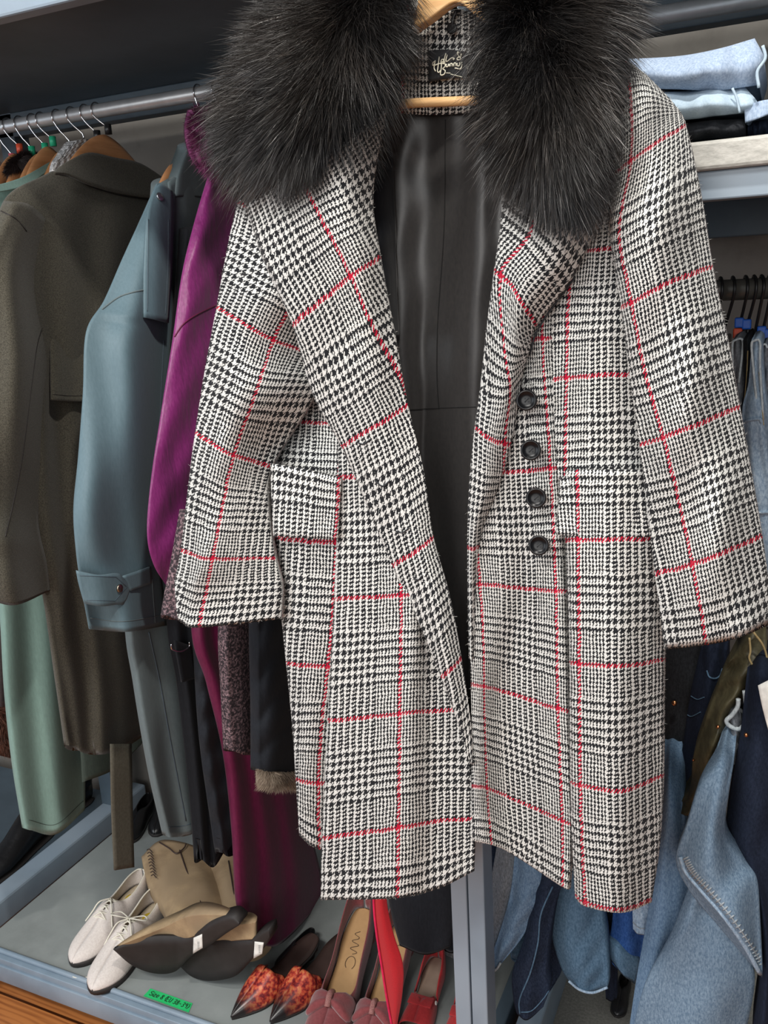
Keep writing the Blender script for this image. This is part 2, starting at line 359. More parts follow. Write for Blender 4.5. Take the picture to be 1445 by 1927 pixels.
def floor_mat():
    m, nt, b = nodes('varnished_floorboards'); N = nt.nodes; L = nt.links
    tc = N.new('ShaderNodeTexCoord'); mp = N.new('ShaderNodeMapping'); mp.inputs['Scale'].default_value = (1.2, 9, 1)
    L.new(tc.outputs['Object'], mp.inputs['Vector'])
    nz = N.new('ShaderNodeTexNoise'); nz.inputs['Scale'].default_value = 3; nz.inputs['Detail'].default_value = 8; nz.inputs['Distortion'].default_value = 1.2
    L.new(mp.outputs[0], nz.inputs['Vector'])
    wv = N.new('ShaderNodeTexWave'); wv.bands_direction = 'Y'; wv.inputs['Scale'].default_value = 3; wv.inputs['Distortion'].default_value = 7; wv.inputs['Detail'].default_value = 3
    L.new(mp.outputs[0], wv.inputs['Vector'])
    cr = N.new('ShaderNodeValToRGB'); e = cr.color_ramp.elements
    e[0].position = .25; e[0].color = (0.22, 0.062, 0.018, 1); e[1].position = .8; e[1].color = (0.52, 0.19, 0.055, 1)
    mx = N.new('ShaderNodeMath'); mx.operation = 'ADD'; mm = N.new('ShaderNodeMath'); mm.operation = 'MULTIPLY'; mm.inputs[1].default_value = .4
    L.new(wv.outputs['Fac'], mm.inputs[0]); L.new(mm.outputs[0], mx.inputs[0]); L.new(nz.outputs['Fac'], mx.inputs[1])
    L.new(mx.outputs[0], cr.inputs[0])
    br = N.new('ShaderNodeTexBrick'); br.inputs['Color1'].default_value = (1, 1, 1, 1); br.inputs['Color2'].default_value = (.8, .8, .8, 1); br.inputs['Mortar'].default_value = (.12, .09, .07, 1)
    br.inputs['Scale'].default_value = 1; br.inputs['Mortar Size'].default_value = .003; br.inputs['Brick Width'].default_value = 1.7; br.inputs['Row Height'].default_value = .085
    L.new(tc.outputs['Object'], br.inputs['Vector'])
    mu = N.new('ShaderNodeMix'); mu.data_type = 'RGBA'; mu.blend_type = 'MULTIPLY'; mu.inputs[0].default_value = 1
    L.new(cr.outputs[0], mu.inputs[6]); L.new(br.outputs['Color'], mu.inputs[7]); L.new(mu.outputs[2], b.inputs['Base Color'])
    setp(b, 'Roughness', 0.35); return m
M_floor = floor_mat()
def knobs_mule():
    m, nt, b = nodes('orange_mottled_leather'); N = nt.nodes; L = nt.links
    tc = N.new('ShaderNodeTexCoord'); nz = N.new('ShaderNodeTexNoise'); nz.inputs['Scale'].default_value = 120; nz.inputs['Detail'].default_value = 6
    L.new(tc.outputs['Object'], nz.inputs['Vector'])
    cr = N.new('ShaderNodeValToRGB'); e = cr.color_ramp.elements
    e[0].position = .38; e[0].color = (0.16, 0.015, 0.02, 1); e[1].position = .62; e[1].color = (0.66, 0.20, 0.08, 1)
    x = e.new(.5); x.color = (0.50, 0.06, 0.035, 1)
    L.new(nz.outputs['Fac'], cr.inputs[0])
    # burnished black toe: a dye that belongs to the shoe, along its own length
    sp = N.new('ShaderNodeSeparateXYZ'); L.new(tc.outputs['Object'], sp.inputs[0])
    mr = N.new('ShaderNodeMapRange'); mr.inputs[1].default_value = .170; mr.inputs[2].default_value = .215; L.new(sp.outputs[0], mr.inputs[0])
    mx = N.new('ShaderNodeMix'); mx.data_type = 'RGBA'; mx.inputs[7].default_value = (0.015, 0.012, 0.012, 1)
    L.new(mr.outputs[0], mx.inputs[0]); L.new(cr.outputs[0], mx.inputs[6]); L.new(mx.outputs[2], b.inputs['Base Color'])
    setp(b, 'Roughness', 0.28); return m
M_mule = knobs_mule()

# ------------------------------------------------------------------ fur
def fur_lobe(parent, outline_rows, plane, mat_f, mat_b, n, length, flow_from, name='fur_trim', dome=0.05, width=0.0006, droop=0.3, side=0.55, nu=26, nv=26, backing=True, back=(0, .04, 0)):
    G = np.asarray(outline_rows, float)
    S = gspline(G, nu, nv); s, t = np.meshgrid(np.linspace(0, 1, nu+1), np.linspace(0, 1, nv+1))
    prof = (np.sin(math.pi*s)*np.sin(math.pi*np.clip(t, 0.02, 0.98)))**0.5*dome
    P = np.zeros(S.shape[:2]+(3,))
    for j in range(nv+1):
        for i in range(nu+1):
            off = S[j, i, 2]+prof[j, i]
            P[j, i] = on(S[j, i, 0], S[j, i, 1], plane)-ray(S[j, i, 0], S[j, i, 1])*off
    W = nu+1
    base = None
    if backing:
        F = [(j*W+i, (j+1)*W+i, (j+1)*W+i+1, j*W+i+1) for j in range(nv) for i in range(nu)]
        V = P.reshape(-1, 3); B = V*0.0
        pb = np.array(back, float); n0 = len(V)
        V2 = np.concatenate([V, V+pb*0.6])
        F += [(n0+j*W+i, n0+j*W+i+1, n0+(j+1)*W+i+1, n0+(j+1)*W+i) for j in range(nv) for i in range(nu)]
        for j in range(nv):
            F.append((j*W, n0+j*W, n0+(j+1)*W, (j+1)*W)); F.append((j*W+nu, (j+1)*W+nu, n0+(j+1)*W+nu, n0+j*W+nu))
        for i in range(nu):
            F.append((i, i+1, n0+i+1, n0+i)); F.append((nv*W+i, n0+nv*W+i, n0+nv*W+i+1, nv*W+i+1))
        base = make('fur_backing', V2, F, mat_b, parent, True)
    # strands
    a = rng.uniform(0, 1, n)*nu; b = rng.uniform(0, 1, n)*nv
    i = np.minimum(a.astype(int), nu-1); j = np.minimum(b.astype(int), nv-1); fa = (a-i)[:, None]; fb = (b-j)[:, None]
    R = P[j, i]*(1-fa)*(1-fb)+P[j, i+1]*fa*(1-fb)+P[j+1, i]*(1-fa)*fb+P[j+1, i+1]*fa*fb
    tu = P[j, i+1]-P[j, i]; tv = P[j+1, i]-P[j, i]; nr = np.cross(tu, tv); nr /= np.linalg.norm(nr, axis=1)[:, None]+1e-12
    tocam = CAM[None]-R; nr *= np.sign((nr*tocam).sum(1))[:, None]
    c = on(flow_from[0], flow_from[1], plane)
    fl = R-c[None]; fl -= nr*(fl*nr).sum(1)[:, None]; fl /= np.linalg.norm(fl, axis=1)[:, None]+1e-12
    # tufts: neighbouring strands lean together
    key = (np.floor(R[:, 0]*38)*73856+np.floor(R[:, 2]*38)*19349).astype(int) % 4096
    tuft = rng.normal(0, 1, (4096, 3))[key]
    D = fl*side+nr*0.42+tuft*0.26+rng.normal(0, 0.20, (n, 3)); D /= np.linalg.norm(D, axis=1)[:, None]
    Ln = length*rng.uniform(0.45, 1.1, n)[:, None]
    K = 5
    side_v = np.cross(D, tocam); side_v /= np.linalg.norm(side_v, axis=1)[:, None]+1e-12
    side_v = side_v+rng.normal(0, 0.5, (n, 3)); side_v /= np.linalg.norm(side_v, axis=1)[:, None]
    curl = rng.normal(0, 0.12, (n, 3))
    g = np.array([0, 0, -1.0])
    VV = np.zeros((n, (K-1)*2+1, 3))
    for k in range(K):
        q = k/(K-1); p = R+(D*q+(g*droop+fl*0.25+curl)*q*q*0.5)*Ln
        wd = width*(1-q*0.75)
        if k < K-1: VV[:, k*2] = p-side_v*wd; VV[:, k*2+1] = p+side_v*wd
        else: VV[:, -1] = p
    m = VV.shape[1]; idx = np.arange(n)[:, None]*m
    quads = np.concatenate([idx+np.array([[2*k, 2*k+1, 2*k+3, 2*k+2]]) for k in range(K-2)])
    tris = idx+np.array([[2*K-4, 2*K-3, 2*K-2]])
    V = VV.reshape(-1, 3)-wloc(parent)
    me = bpy.data.meshes.new(name); me.vertices.add(len(V)); me.vertices.foreach_set('co', V.ravel())
    nl = quads.size+tris.size; me.loops.add(nl); me.loops.foreach_set('vertex_index', np.concatenate([quads.ravel(), tris.ravel()]).astype(np.int32))
    npg = len(quads)+len(tris); me.polygons.add(npg)
    st = np.concatenate([np.arange(len(quads))*4, quads.size+np.arange(len(tris))*3]).astype(np.int32)
    me.polygons.foreach_set('loop_start', st)
    me.update(calc_edges=True); me.validate()
    me.materials.append(mat_f)
    o = bpy.data.objects.new(name, me); COL.objects.link(o); o.parent = parent
    return o

# ------------------------------------------------------------------ handwriting from strokes
GL = {'S': ([(.9,.85),(.5,1),(.1,.8),(.3,.55),(.8,.4),(.8,.1),(.4,0),(.05,.15)],), 'i': ([(.3,.6),(.3,0)],[(.3,.85),(.32,.9)]),
 'z': ([(.05,.6),(.6,.6),(.05,0),(.65,0)],), 'e': ([(.05,.3),(.6,.35),(.5,.6),(.2,.6),(.02,.3),(.2,0),(.6,.08)],),
 '8': ([(.6,.8),(.35,1),(.1,.78),(.6,.25),(.35,0),(.05,.25),(.6,.8)],), '(': ([(.4,1.1),(.1,.5),(.4,-.1)],), ')': ([(.1,1.1),(.4,.5),(.1,-.1)],),
 'E': ([(.6,1),(.1,1),(.1,0),(.6,0)],[(.1,.5),(.5,.5)]), 'U': ([(.05,1),(.08,.2),(.35,0),(.6,.2),(.62,1)],), '3': ([(.1,.95),(.5,1),(.6,.75),(.25,.52),(.6,.3),(.4,0),(.05,.1)],),
 '-': ([(.1,.45),(.5,.45)],), '9': ([(.6,.7),(.3,.55),(.1,.75),(.35,1),(.6,.8),(.55,0)],), ' ': (), '4': ([(.5,0),(.5,1),(.05,.35),(.65,.35)],), 'X': ([(.05,0),(.6,1)],[(.05,1),(.6,0)]),
 'L': ([(.1,1),(.1,0),(.55,0)],), 'K': ([(.1,0),(.1,1)],[(.6,1),(.1,.45),(.6,0)]), '2': ([(.08,.8),(.35,1),(.6,.75),(.05,0),(.65,0)],)}
def write(name, text, origin, right, up, h, mat_, parent, r, adv=0.78, sp=None):
    mb = MB(); x = 0; origin = np.asarray(origin, float); right = np.asarray(right, float)/np.linalg.norm(right); up = np.asarray(up, float)/np.linalg.norm(up)
    for ch in text:
        for st in GL[ch]:
            mb.tube([origin+right*(x+p[0]*.8)*h+up*p[1]*h for p in st], r, 5, 2 if len(st) > 2 else 1)
        x += adv*(.55 if ch in ' i()' else 1)
    return mb.build(name, mat_, parent, True)

# ================================================================== THE SETTING
RZ, RY = 1.855, 0.35            # left garment rail
def struct(o): o['kind'] = 'structure'; return o
struct(MB().box((-5, -4, -0.05), (3, 0.95, 0)).build('floor', M_floor))
struct(MB().box((-5, 0.66, 0), (3, 0.8, 3.2)).build('wall_back', M_wall))

# ---- left rack bay
rk = thing('clothes_rack', (-1.01, 0.3, 0), 'blue-grey steel shelving bay behind the coats, with a shoe shelf at the bottom', 'rack')
def bx(name, a, b, m, p, bv=0.002):
    return bevel(MB().box(a, b).build(name, m, p), bv)
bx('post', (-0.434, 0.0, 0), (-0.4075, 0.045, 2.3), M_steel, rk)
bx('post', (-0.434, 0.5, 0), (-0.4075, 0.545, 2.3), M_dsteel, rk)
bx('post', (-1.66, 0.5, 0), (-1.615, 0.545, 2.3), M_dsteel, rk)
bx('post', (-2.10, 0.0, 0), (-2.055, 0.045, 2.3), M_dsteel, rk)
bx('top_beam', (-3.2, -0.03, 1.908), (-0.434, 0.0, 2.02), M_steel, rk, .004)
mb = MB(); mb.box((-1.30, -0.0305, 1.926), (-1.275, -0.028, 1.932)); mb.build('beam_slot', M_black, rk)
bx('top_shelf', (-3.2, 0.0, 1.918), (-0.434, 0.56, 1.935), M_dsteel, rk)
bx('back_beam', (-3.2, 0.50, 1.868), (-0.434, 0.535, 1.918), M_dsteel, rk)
mb = MB(); mb.tube([(-3.2, RY, RZ), (-0.42, RY, RZ)], 0.0128, 20); mb.build('hanging_rail', M_rail, rk, True)
# shoe shelf: tray with a rolled lip
mb = MB(); mb.box((-1.57, 0.012, 0.108), (-0.436, 0.60, 0.118)); mb.build('shelf_tray', M_tray, rk)
mb = MB(); mb.tube([(-1.60, 0.004, 0.118), (-0.436, 0.004, 0.118)], 0.006, 10)
mb.box((-1.60, -0.012, 0.092), (-0.436, 0.006, 0.114)); mb.box((-1.60, -0.016, 0.055), (-0.436, -0.008, 0.098))
bevel(mb.build('shelf_lip', M_steel, rk, True), .0015)
mb = MB(); mb.box((-1.66, -0.02, 0.05), (-1.54, -0.012, 0.100)); mb.build('lip_bracket', M_steel, rk)
bx('side_beam', (-1.66, 0.0, 0.085), (-1.605, 0.62, 0.150), M_steel, rk, .006)
bx('side_beam', (-0.434, 0.046, 0.085), (-0.4075, 0.62, 0.150), M_dsteel, rk, .003)
for x_, y_ in ((33,195),(43,198),(53,193),(73,197),(86,193),(99,190)):
    p_ = on(x_, y_, ('Y', .498)); MB().box(p_-[.006, .001, .004], p_+[.006, .004, .004]).build('beam_slot', M_white, rk)  # white boxes stand in for light showing through the slots
# neighbouring bay's shelf further left
bx('shelf_tray', (-3.2, 0.02, 0.10), (-1.66, 0.60, 0.11), M_dsteel, rk)

# ---- right rack bay
rr = thing('clothes_rack', (0.2, 0.3, 0), 'steel shelving bay on the right holding folded jeans above hanging jeans', 'rack')
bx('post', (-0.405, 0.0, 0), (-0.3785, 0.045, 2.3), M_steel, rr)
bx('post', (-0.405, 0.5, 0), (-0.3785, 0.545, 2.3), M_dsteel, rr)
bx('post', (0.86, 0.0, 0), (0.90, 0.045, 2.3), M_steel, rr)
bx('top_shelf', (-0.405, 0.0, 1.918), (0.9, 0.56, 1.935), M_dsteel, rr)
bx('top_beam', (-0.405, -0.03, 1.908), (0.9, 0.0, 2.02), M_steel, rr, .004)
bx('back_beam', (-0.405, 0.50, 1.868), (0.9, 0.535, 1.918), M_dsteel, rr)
mb = MB(); mb.tube([(-0.42, RY, RZ), (0.9, RY, RZ)], 0.0128, 20); mb.build('hanging_rail', M_rail, rr, True)
bx('shelf_edge', (-0.38, -0.012, 1.6035), (0.9, 0.03, 1.634), M_rim, rr, .004)
bx('shelf_beam', (-0.38, 0.0, 1.572), (0.9, 0.03, 1.6035), M_steel, rr, .002)
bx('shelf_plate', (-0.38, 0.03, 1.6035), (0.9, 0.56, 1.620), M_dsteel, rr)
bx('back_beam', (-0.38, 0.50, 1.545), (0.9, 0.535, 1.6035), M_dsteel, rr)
mb = MB(); mb.tube([(-0.38, RY, 1.464), (0.86, RY, 1.464)], 0.0155, 20); mb.build('jeans_rail', M_drail, rr, True)
mb = MB(); mb.tube([(-0.38, 0.25, 0.98), (0.86, 0.25, 0.98)], 0.0145, 20); mb.build('lower_jeans_rail', M_drail, rr, True)
bx('floor_tray', (-0.385, 0.0, 0.095), (0.86, 0.62, 0.105), M_spk, rr)
bx('side_beam', (-0.378, 0.046, 0.105), (-0.335, 0.62, 0.19), M_steel, rr, .003)

# ================================================================== THE PLAID COAT
CP = ('Y', -0.13)
coat = thing('plaid_coat', on(830, 1600, ('Y', -0.1)), 'long black and white checked wool coat with red lines and a black fur collar', 'coat')
def UVP(rows, off=0.0):
    """rows: (v, [(x,y,off,u),...])"""
    return [[(x, y, o+off, u, v) for (x, y, o, u) in r] for v, r in rows]
sin, pi = np.sin, math.pi
# back panel (outside) and lining
patch('back_panel', UVP([
 (-3.6, [(640,150,-.10,-1.6),(830,120,-.09,-.4),(1180,150,-.10,1.4)]),
 (-2.4, [(560,480,-.10,-1.9),(850,480,-.10,-.4),(1200,450,-.10,1.7)]),
 (-1, [(560,800,-.11,-1.9),(860,800,-.11,-.4),(1200,800,-.11,1.7)]),
 (0.5, [(555,1180,-.11,-2.1),(870,1180,-.11,-.4),(1235,1180,-.11,1.8)]),
 (2.0, [(590,1500,-.10,-2.2),(880,1540,-.10,-.4),(1225,1560,-.10,1.9)])]), M_plaid, CP, 40, 40, coat)
lin_fold = lambda s, t: .007*sin(s*11+t*1.5)*(.4+t)+.0022*sin(s*23+2+t*3)+.0012*sin(t*50+s*17)*sin(s*5)**2
lin = patch('lining', [[(690,190,-.085),(760,200,-.085),(838,205,-.085),(900,200,-.085),(960,195,-.085)],
 [(690,420,-.08),(760,420,-.085),(836,420,-.092),(900,420,-.08),(960,420,-.08)],
 [(700,700,-.08),(770,700,-.08),(822,700,-.095),(890,700,-.08),(960,700,-.08)],
 [(740,1000,-.07),(790,1000,-.08),(835,1000,-.09),(900,1000,-.08),(960,1000,-.07)],
 [(800,1300,-.06),(840,1300,-.07),(862,1300,-.08),(890,1300,-.07),(930,1300,-.06)],
 [(860,1480,-.05),(875,1480,-.06),(885,1480,-.07),(900,1480,-.06),(920,1480,-.05)]], M_lining, CP, 60, 70, coat, lin_fold)
patch('front_facing_lining', [[(690,250,-.03),(715,250,-.05),(738,255,-.078)],[(690,400,-.01),(722,400,-.035),(745,405,-.075)],
 [(700,520,-.01),(728,520,-.03),(748,525,-.075)],[(730,640,-.01),(742,640,-.03),(752,640,-.07)]], M_black_cl, CP, 14, 30, coat, lambda s, t: .004*sin(t*26+s*4))
# seams of the lining
seam(lin, [(838,225),(836,420),(824,600),(822,700),(826,770)], .0007, M_furbase, 'lining_seam', coat)
seam(lin, [(772,771),(826,768),(895,766)], .0006, M_furbase, 'lining_seam', coat)
# neck facing
patch('neck_facing', UVP([
 (.10, [(735,20,-.055,-.12),(800,16,-.06,.22),(850,14,-.062,.50),(910,30,-.06,.86)]),
 (.40, [(738,90,-.055,-.10),(800,92,-.062,.22),(850,92,-.065,.50),(915,92,-.06,.88)]),
 (.72, [(740,150,-.055,-.09),(800,155,-.065,.22),(850,155,-.068,.50),(915,152,-.06,.88)]),
 (.98, [(735,212,-.06,-.11),(800,216,-.07,.22),(850,215,-.072,.50),(915,208,-.06,.88)])]), M_plaid, CP, 20, 20, coat)
lab = patch('neck_label', [[(805,95,-.054),(840,93,-.055),(878,97,-.052)],[(806,125,-.054),(842,124,-.055),(879,122,-.052)],[(806,155,-.056),(842,148,-.056),(878,147,-.053)]], M_lab, CP, 10, 8, coat, th=.001)
def lp(pts): return pline([(740+x/7.225, y/7.225) for x, y in pts], CP, -.0505)
mb = MB(); R1 = .00062
for st in [[(530,870),(545,845),(570,840),(545,890),(530,870)],[(570,820),(560,880),(555,930),(575,970)],[(625,770),(615,850),(605,930),(600,970),(620,985),(640,960)],[(560,890),(610,870),(650,860)],
           [(650,850),(680,835),(685,810),(660,810),(648,840),(665,865),(690,850)],[(715,725),(700,780),(690,840),(705,845)],[(735,745),(722,790),(715,830),(740,830),(790,790),(830,795),(815,815)],
           [(655,860),(650,940),(640,1010),(660,1022),(695,1005),(705,960),(670,935),(700,910),(705,870),(660,865)],[(725,870),(718,905),(740,905),(755,870),(758,905)],
           [(772,908),(775,868),(800,865),(800,905)],[(822,905),(825,862),(850,860),(852,900)],[(868,855),(870,895),(900,890),(905,850)],[(930,840),(932,890),(915,935),(880,935),(845,925),(840,935)],
           [(890,720),(878,705),(872,730),(895,770)],[(912,735),(925,730),(918,765),(900,775)],[(900,775),(872,785),(870,810),(900,815),(918,795),(900,775)]]:
    mb.tube(lp(st), R1, 6, 3)
mb.build('label_lettering', M_cream, lab, True)
mb = MB()
for k in range(14):
    x = 718+k*16; y = 992+ (k*4.2 if k > 3 else k*.5)
    mb.tube(lp([(x, y), (x+9, y+2)]), .0005, 5)
mb.build('label_small_print', M_cream, lab, True)
szt = patch('size_tag', [[(878,100,-.052),(893,103,-.053)],[(879,132,-.052),(893,132,-.053)]], M_lab, CP, 4, 4, coat, th=.001)
rgt = _up*1.0; upv = -_rt
o0 = on(882, 130, CP)-ray(882, 130)*-.0495
write('size_lettering', '4XL', o0, _up, -_rt, .0028, M_cream, szt, .00028)
o0 = on(890, 131, CP)-ray(890, 131)*-.0500
write('size_lettering', 'UK 22', o0, _up, -_rt, .0036, M_cream, szt, .00035)
mb = MB(); mb.disc(on(851, 54, CP)-ray(851, 54)*-.055, (0, -1, 0), .006, .003); mb.tube(pline([(851,54),(853,35),(858,18),(846,8)], CP, -.054), .0022, 8, 4); mb.build('hanging_loop', M_black, coat, True)

# left sleeve (viewer's left)
slf = lambda s, t: .012*sin(s*pi)*np.exp(-((t-.43)/.05)**2)-.018*np.exp(-((t-.52)/.035)**2)*np.clip(s*1.5-.4, 0, 1)+.006*sin(t*22+s*5)*(s > .0)*sin(s*pi)
slL = patch('sleeve', UVP([
 (-.35, [(478,300,0,-.75),(540,330,.02,-.33),(600,370,.0,0),(640,400,-.03,.3)]),
 (0, [(447,380,0,-.82),(520,415,.035,-.38),(588,455,.02,0),(640,480,-.04,.3)]),
 (.5, [(425,480,0,-.78),(495,515,.04,-.37),(560,545,.025,0),(620,575,-.04,.35)]),
 (1, [(407,578,0,-.68),(462,610,.04,-.33),(515,640,.03,0),(600,670,-.035,.5)]),
 (1.5, [(386,692,0,-.6),(432,717,.04,-.3),(482,738,.035,0),(592,742,-.02,.68)]),
 (2, [(367,813,0,-.47),(402,836,.035,-.25),(440,857,.035,0),(512,878,-.02,.48)]),
 (2.5, [(352,930,0,-.42),(385,945,.035,-.2),(418,957,.04,0),(505,960,-.015,.55)]),
 (3, [(340,1035,0,-.42),(370,1046,.035,-.2),(400,1052,.04,0),(518,1050,-.01,.68)]),
 (3.35, [(328,1095,0,-.42),(358,1108,.035,-.2),(388,1112,.042,0),(530,1105,-.01,.74)]),
 (3.66, [(316,1152,0,-.42),(342,1172,.035,-.2),(374,1181,.042,0),(528,1165,-.01,.76)])]), M_plaid, CP, 30, 90, coat, slf, back=(0, .055, 0))
# right sleeve
srf = lambda s, t: .007*sin(t*26+s*7)*sin(s*pi)*(t > .1)+.012*sin(s*pi)*np.exp(-((t-.33)/.06)**2)
patch('sleeve', UVP([
 (-.95, [(1140,112,-.03,-.35),(1165,106,-.01,-.1),(1190,120,0,.1),(1218,142,-.02,.35)]),
 (-.6, [(1140,205,-.02,-.35),(1165,195,.015,-.15),(1215,175,.025,.2),(1268,195,-.02,.65)]),
 (0, [(1150,333,0,-.3),(1175,312,.02,-.08),(1225,275,.04,.25),(1290,235,-.015,.78)]),
 (.45, [(1148,445,.01,-.12),(1165,435,.03,0),(1240,395,.045,.42),(1318,360,-.01,.88)]),
 (1, [(1168,578,.01,-.13),(1188,569,.035,0),(1262,530,.05,.42),(1341,500,-.01,.90)]),
 (1.5, [(1185,712,.01,-.16),(1214,702,.035,0),(1292,668,.05,.45),(1370,640,-.01,.90)]),
 (2, [(1203,836,.01,-.24),(1248,823,.04,0),(1317,797,.05,.4),(1392,765,-.005,.86)]),
 (2.5, [(1218,962,.01,-.32),(1278,947,.04,0),(1345,918,.05,.4),(1414,890,0,.82)]),
 (3, [(1232,1080,.01,-.38),(1303,1062,.045,0),(1366,1038,.05,.38),(1434,1008,0,.78)]),
 (3.58, [(1250,1222,.01,-.44),(1330,1214,.045,0),(1396,1198,.05,.36),(1456,1172,0,.70)])]), M_plaid, CP, 30, 90, coat, srf, back=(0, .055, 0))
# left side and front panels
patch('side_panel', UVP([
 (-1.5, [(575,690,-.085,-.45),(610,690,-.075,-.2),(650,690,-.06,.02)]),
 (-1, [(540,790,-.08,-.62),(590,795,-.06,-.3),(645,800,-.035,.02)]),
 (-.5, [(510,890,-.065,-.70),(575,893,-.03,-.35),(645,895,-.012,.04)]),
 (0, [(515,1012,-.04,-.66),(575,1018,-.015,-.32),(640,1022,-.012,.04)]),
 (.5, [(526,1130,-.04,-.56),(578,1135,-.01,-.27),(636,1137,-.014,.05)]),
 (1, [(538,1248,-.035,-.45),(580,1252,-.01,-.2),(630,1255,-.02,.07)]),
 (1.5, [(550,1370,-.035,-.36),(580,1370,-.012,-.15),(622,1370,-.03,.1)]),
 (2, [(556,1466,-.03,-.30),(580,1472,-.015,-.12),(616,1475,-.035,.1)]),
 (2.45, [(563,1572,-.03,-.25),(585,1592,-.02,-.1),(616,1604,-.04,.1)])]), M_plaid, CP, 16, 70, coat)
fl = lambda s, t: (.015*sin(s*pi*2.2-.6)+.005*sin(s*15+t*3))*np.clip(t*1.4, 0, 1)
patch('front_panel', UVP([
 (-.8, [(632,712,-.02,-.75),(675,712,-.02,-.4),(710,712,-.02,-.2),(738,712,-.03,-.05)]),
 (0, [(636,900,-.012,-.72),(690,896,-.005,-.35),(740,893,-.01,-.03),(782,890,-.02,.25)]),
 (1, [(628,1127,-.006,-.75),(755,1120,.004,0),(795,1117,-.005,.24),(834,1114,-.015,.48)]),
 (2, [(616,1357,.0,-.77),(752,1343,.01,0),(815,1338,.0,.36),(872,1335,-.012,.67)]),
 (3, [(606,1577,.004,-.78),(750,1558,.016,0),(825,1545,.005,.42),(890,1541,-.008,.77)]),
 (3.52, [(603,1694,.006,-.78),(748,1690,.02,0),(825,1672,.008,.42),(889,1641,-.005,.77)])]), M_plaid, CP, 36, 80, coat, fl)
patch('pocket_flap', UVP([
 (-.55, [(508,872,-.012,-.8),(575,884,.002,-.4),(641,899,-.002,.02)]),(-.02, [(514,1010,-.008,-.72),(572,1013,.006,-.36),(634,1016,.002,.02)])]), M_plaid, CP, 14, 14, coat, lambda s, t: .004*t)
# left lapel and turned front edge (its buttonholes follow)
lf = lambda s, t: .012*sin(s*pi)*np.exp(-t*2.0)+.005*sin(t*17+s*3)*sin(s*pi)
lapL = patch('lapel', UVP([
 (-.965, [(462,385,.04,-.72),(560,325,.055,0),(650,265,.055,.5),(728,205,.02,1.0)]),
 (-.5, [(495,490,.045,-.72),(608,418,.065,0),(660,392,.06,.28),(703,365,.02,.52)]),
 (0, [(550,612,.045,-.78),(660,520,.06,0),(690,500,.05,.18),(717,482,.015,.33)]),
 (.5, [(588,742,.02,-.86),(650,706,.035,-.45),(700,672,.035,-.12),(746,640,.01,.1)]),
 (1, [(642,841,.012,-.80),(685,814,.022,-.52),(725,790,.022,-.25),(768,762,.006,-.03)]),
 (1.5, [(690,950,.012,-.72),(726,930,.02,-.5),(762,910,.02,-.28),(797,885,.004,-.08)]),
 (2, [(738,1064,.012,-.62),(765,1048,.018,-.45),(790,1032,.018,-.28),(816,1010,.003,-.1)]),
 (2.5, [(786,1168,.010,-.52),(806,1156,.016,-.38),(826,1140,.016,-.25),(846,1118,.002,-.12)]),
 (3, [(830,1275,.008,-.4),(842,1266,.012,-.32),(855,1254,.012,-.24),(868,1236,.0,-.15)]),
 (3.5, [(866,1375,.004,-.3),(872,1370,.008,-.26),(878,1364,.006,-.22),(885,1352,-.002,-.18)]),
 (3.8, [(885,1440,.0,-.24),(887,1438,.002,-.22),(889,1436,.002,-.2),(891,1432,-.004,-.18)])]), M_plaid, CP, 30, 110, coat, lf)
mb = MB()
for a, b, c in [((672,832),(684,836),(698,826)),((706,905),(720,915),(733,905)),((745,1000),(758,1002),(770,993)),((777,1085),(786,1092),(795,1083))]:
    seam(lapL, [a, b, c], .0011, M_lab, 'buttonhole', coat, n=10)
# right front: placket, bodice, skirt folds
pf = lambda s, t: (-.026*np.exp(-((s-.36-.08*t)/.13)**2)+.014*sin(s*9+1))*np.clip(t*1.8-.5, 0, 1)
patch('front_panel', UVP([
 (-.6, [(960,490,-.01,-.6),(1000,490,-.005,-.2),(1030,490,-.005,.0),(1060,490,-.01,.25)]),
 (0, [(930,642,-.01,-.72),(985,640,-.003,-.3),(1021,637,-.002,0),(1052,634,-.01,.22)]),
 (1, [(900,893,-.01,-.92),(975,887,-.002,-.42),(1036,881,-.001,0),(1058,878,-.01,.16)]),
 (2, [(882,1098,-.012,-1.15),(975,1106,-.006,-.5),(1046,1112,-.002,0),(1072,1114,-.016,.17)]),
 (3, [(886,1288,-.015,-1.25),(940,1299,-.012,-.75),(1050,1334,-.004,0),(1080,1338,-.02,.2)]),
 (4, [(887,1478,-.018,-1.3),(935,1490,-.012,-.85),(1058,1545,-.004,0),(1083,1552,-.02,.2)]),
 (4.5, [(889,1583,-.018,-1.3),(950,1600,-.012,-.8),(1056,1668,-.004,-.02),(1074,1672,-.02,.12)])]), M_plaid, CP, 44, 100, coat, pf)
patch('bodice_panel', UVP([
 (-1.8, [(1060,300,-.03,-.5),(1110,300,-.02,-.1),(1170,300,-.02,.3),(1230,290,-.03,.7)]),
 (-1.3, [(1040,400,-.02,-.4),(1090,405,-.01,0),(1150,400,-.01,.4),(1230,390,-.03,.8)]),
 (-.6, [(1030,566,-.01,-.22),(1070,565,.0,0),(1150,562,.0,.5),(1240,560,-.03,1.0)]),
 (0, [(1033,716,-.008,-.2),(1066,711,.002,0),(1130,706,.004,.4),(1240,702,-.03,1.0)]),
 (.82, [(1040,905,-.008,-.15),(1063,904,.002,0),(1140,902,.004,.45),(1250,900,-.03,1.02)])]), M_plaid, CP, 24, 50, coat)
skf = lambda s, t: .024*sin(s*pi)**.7+.006*sin(s*11+t*2)*t
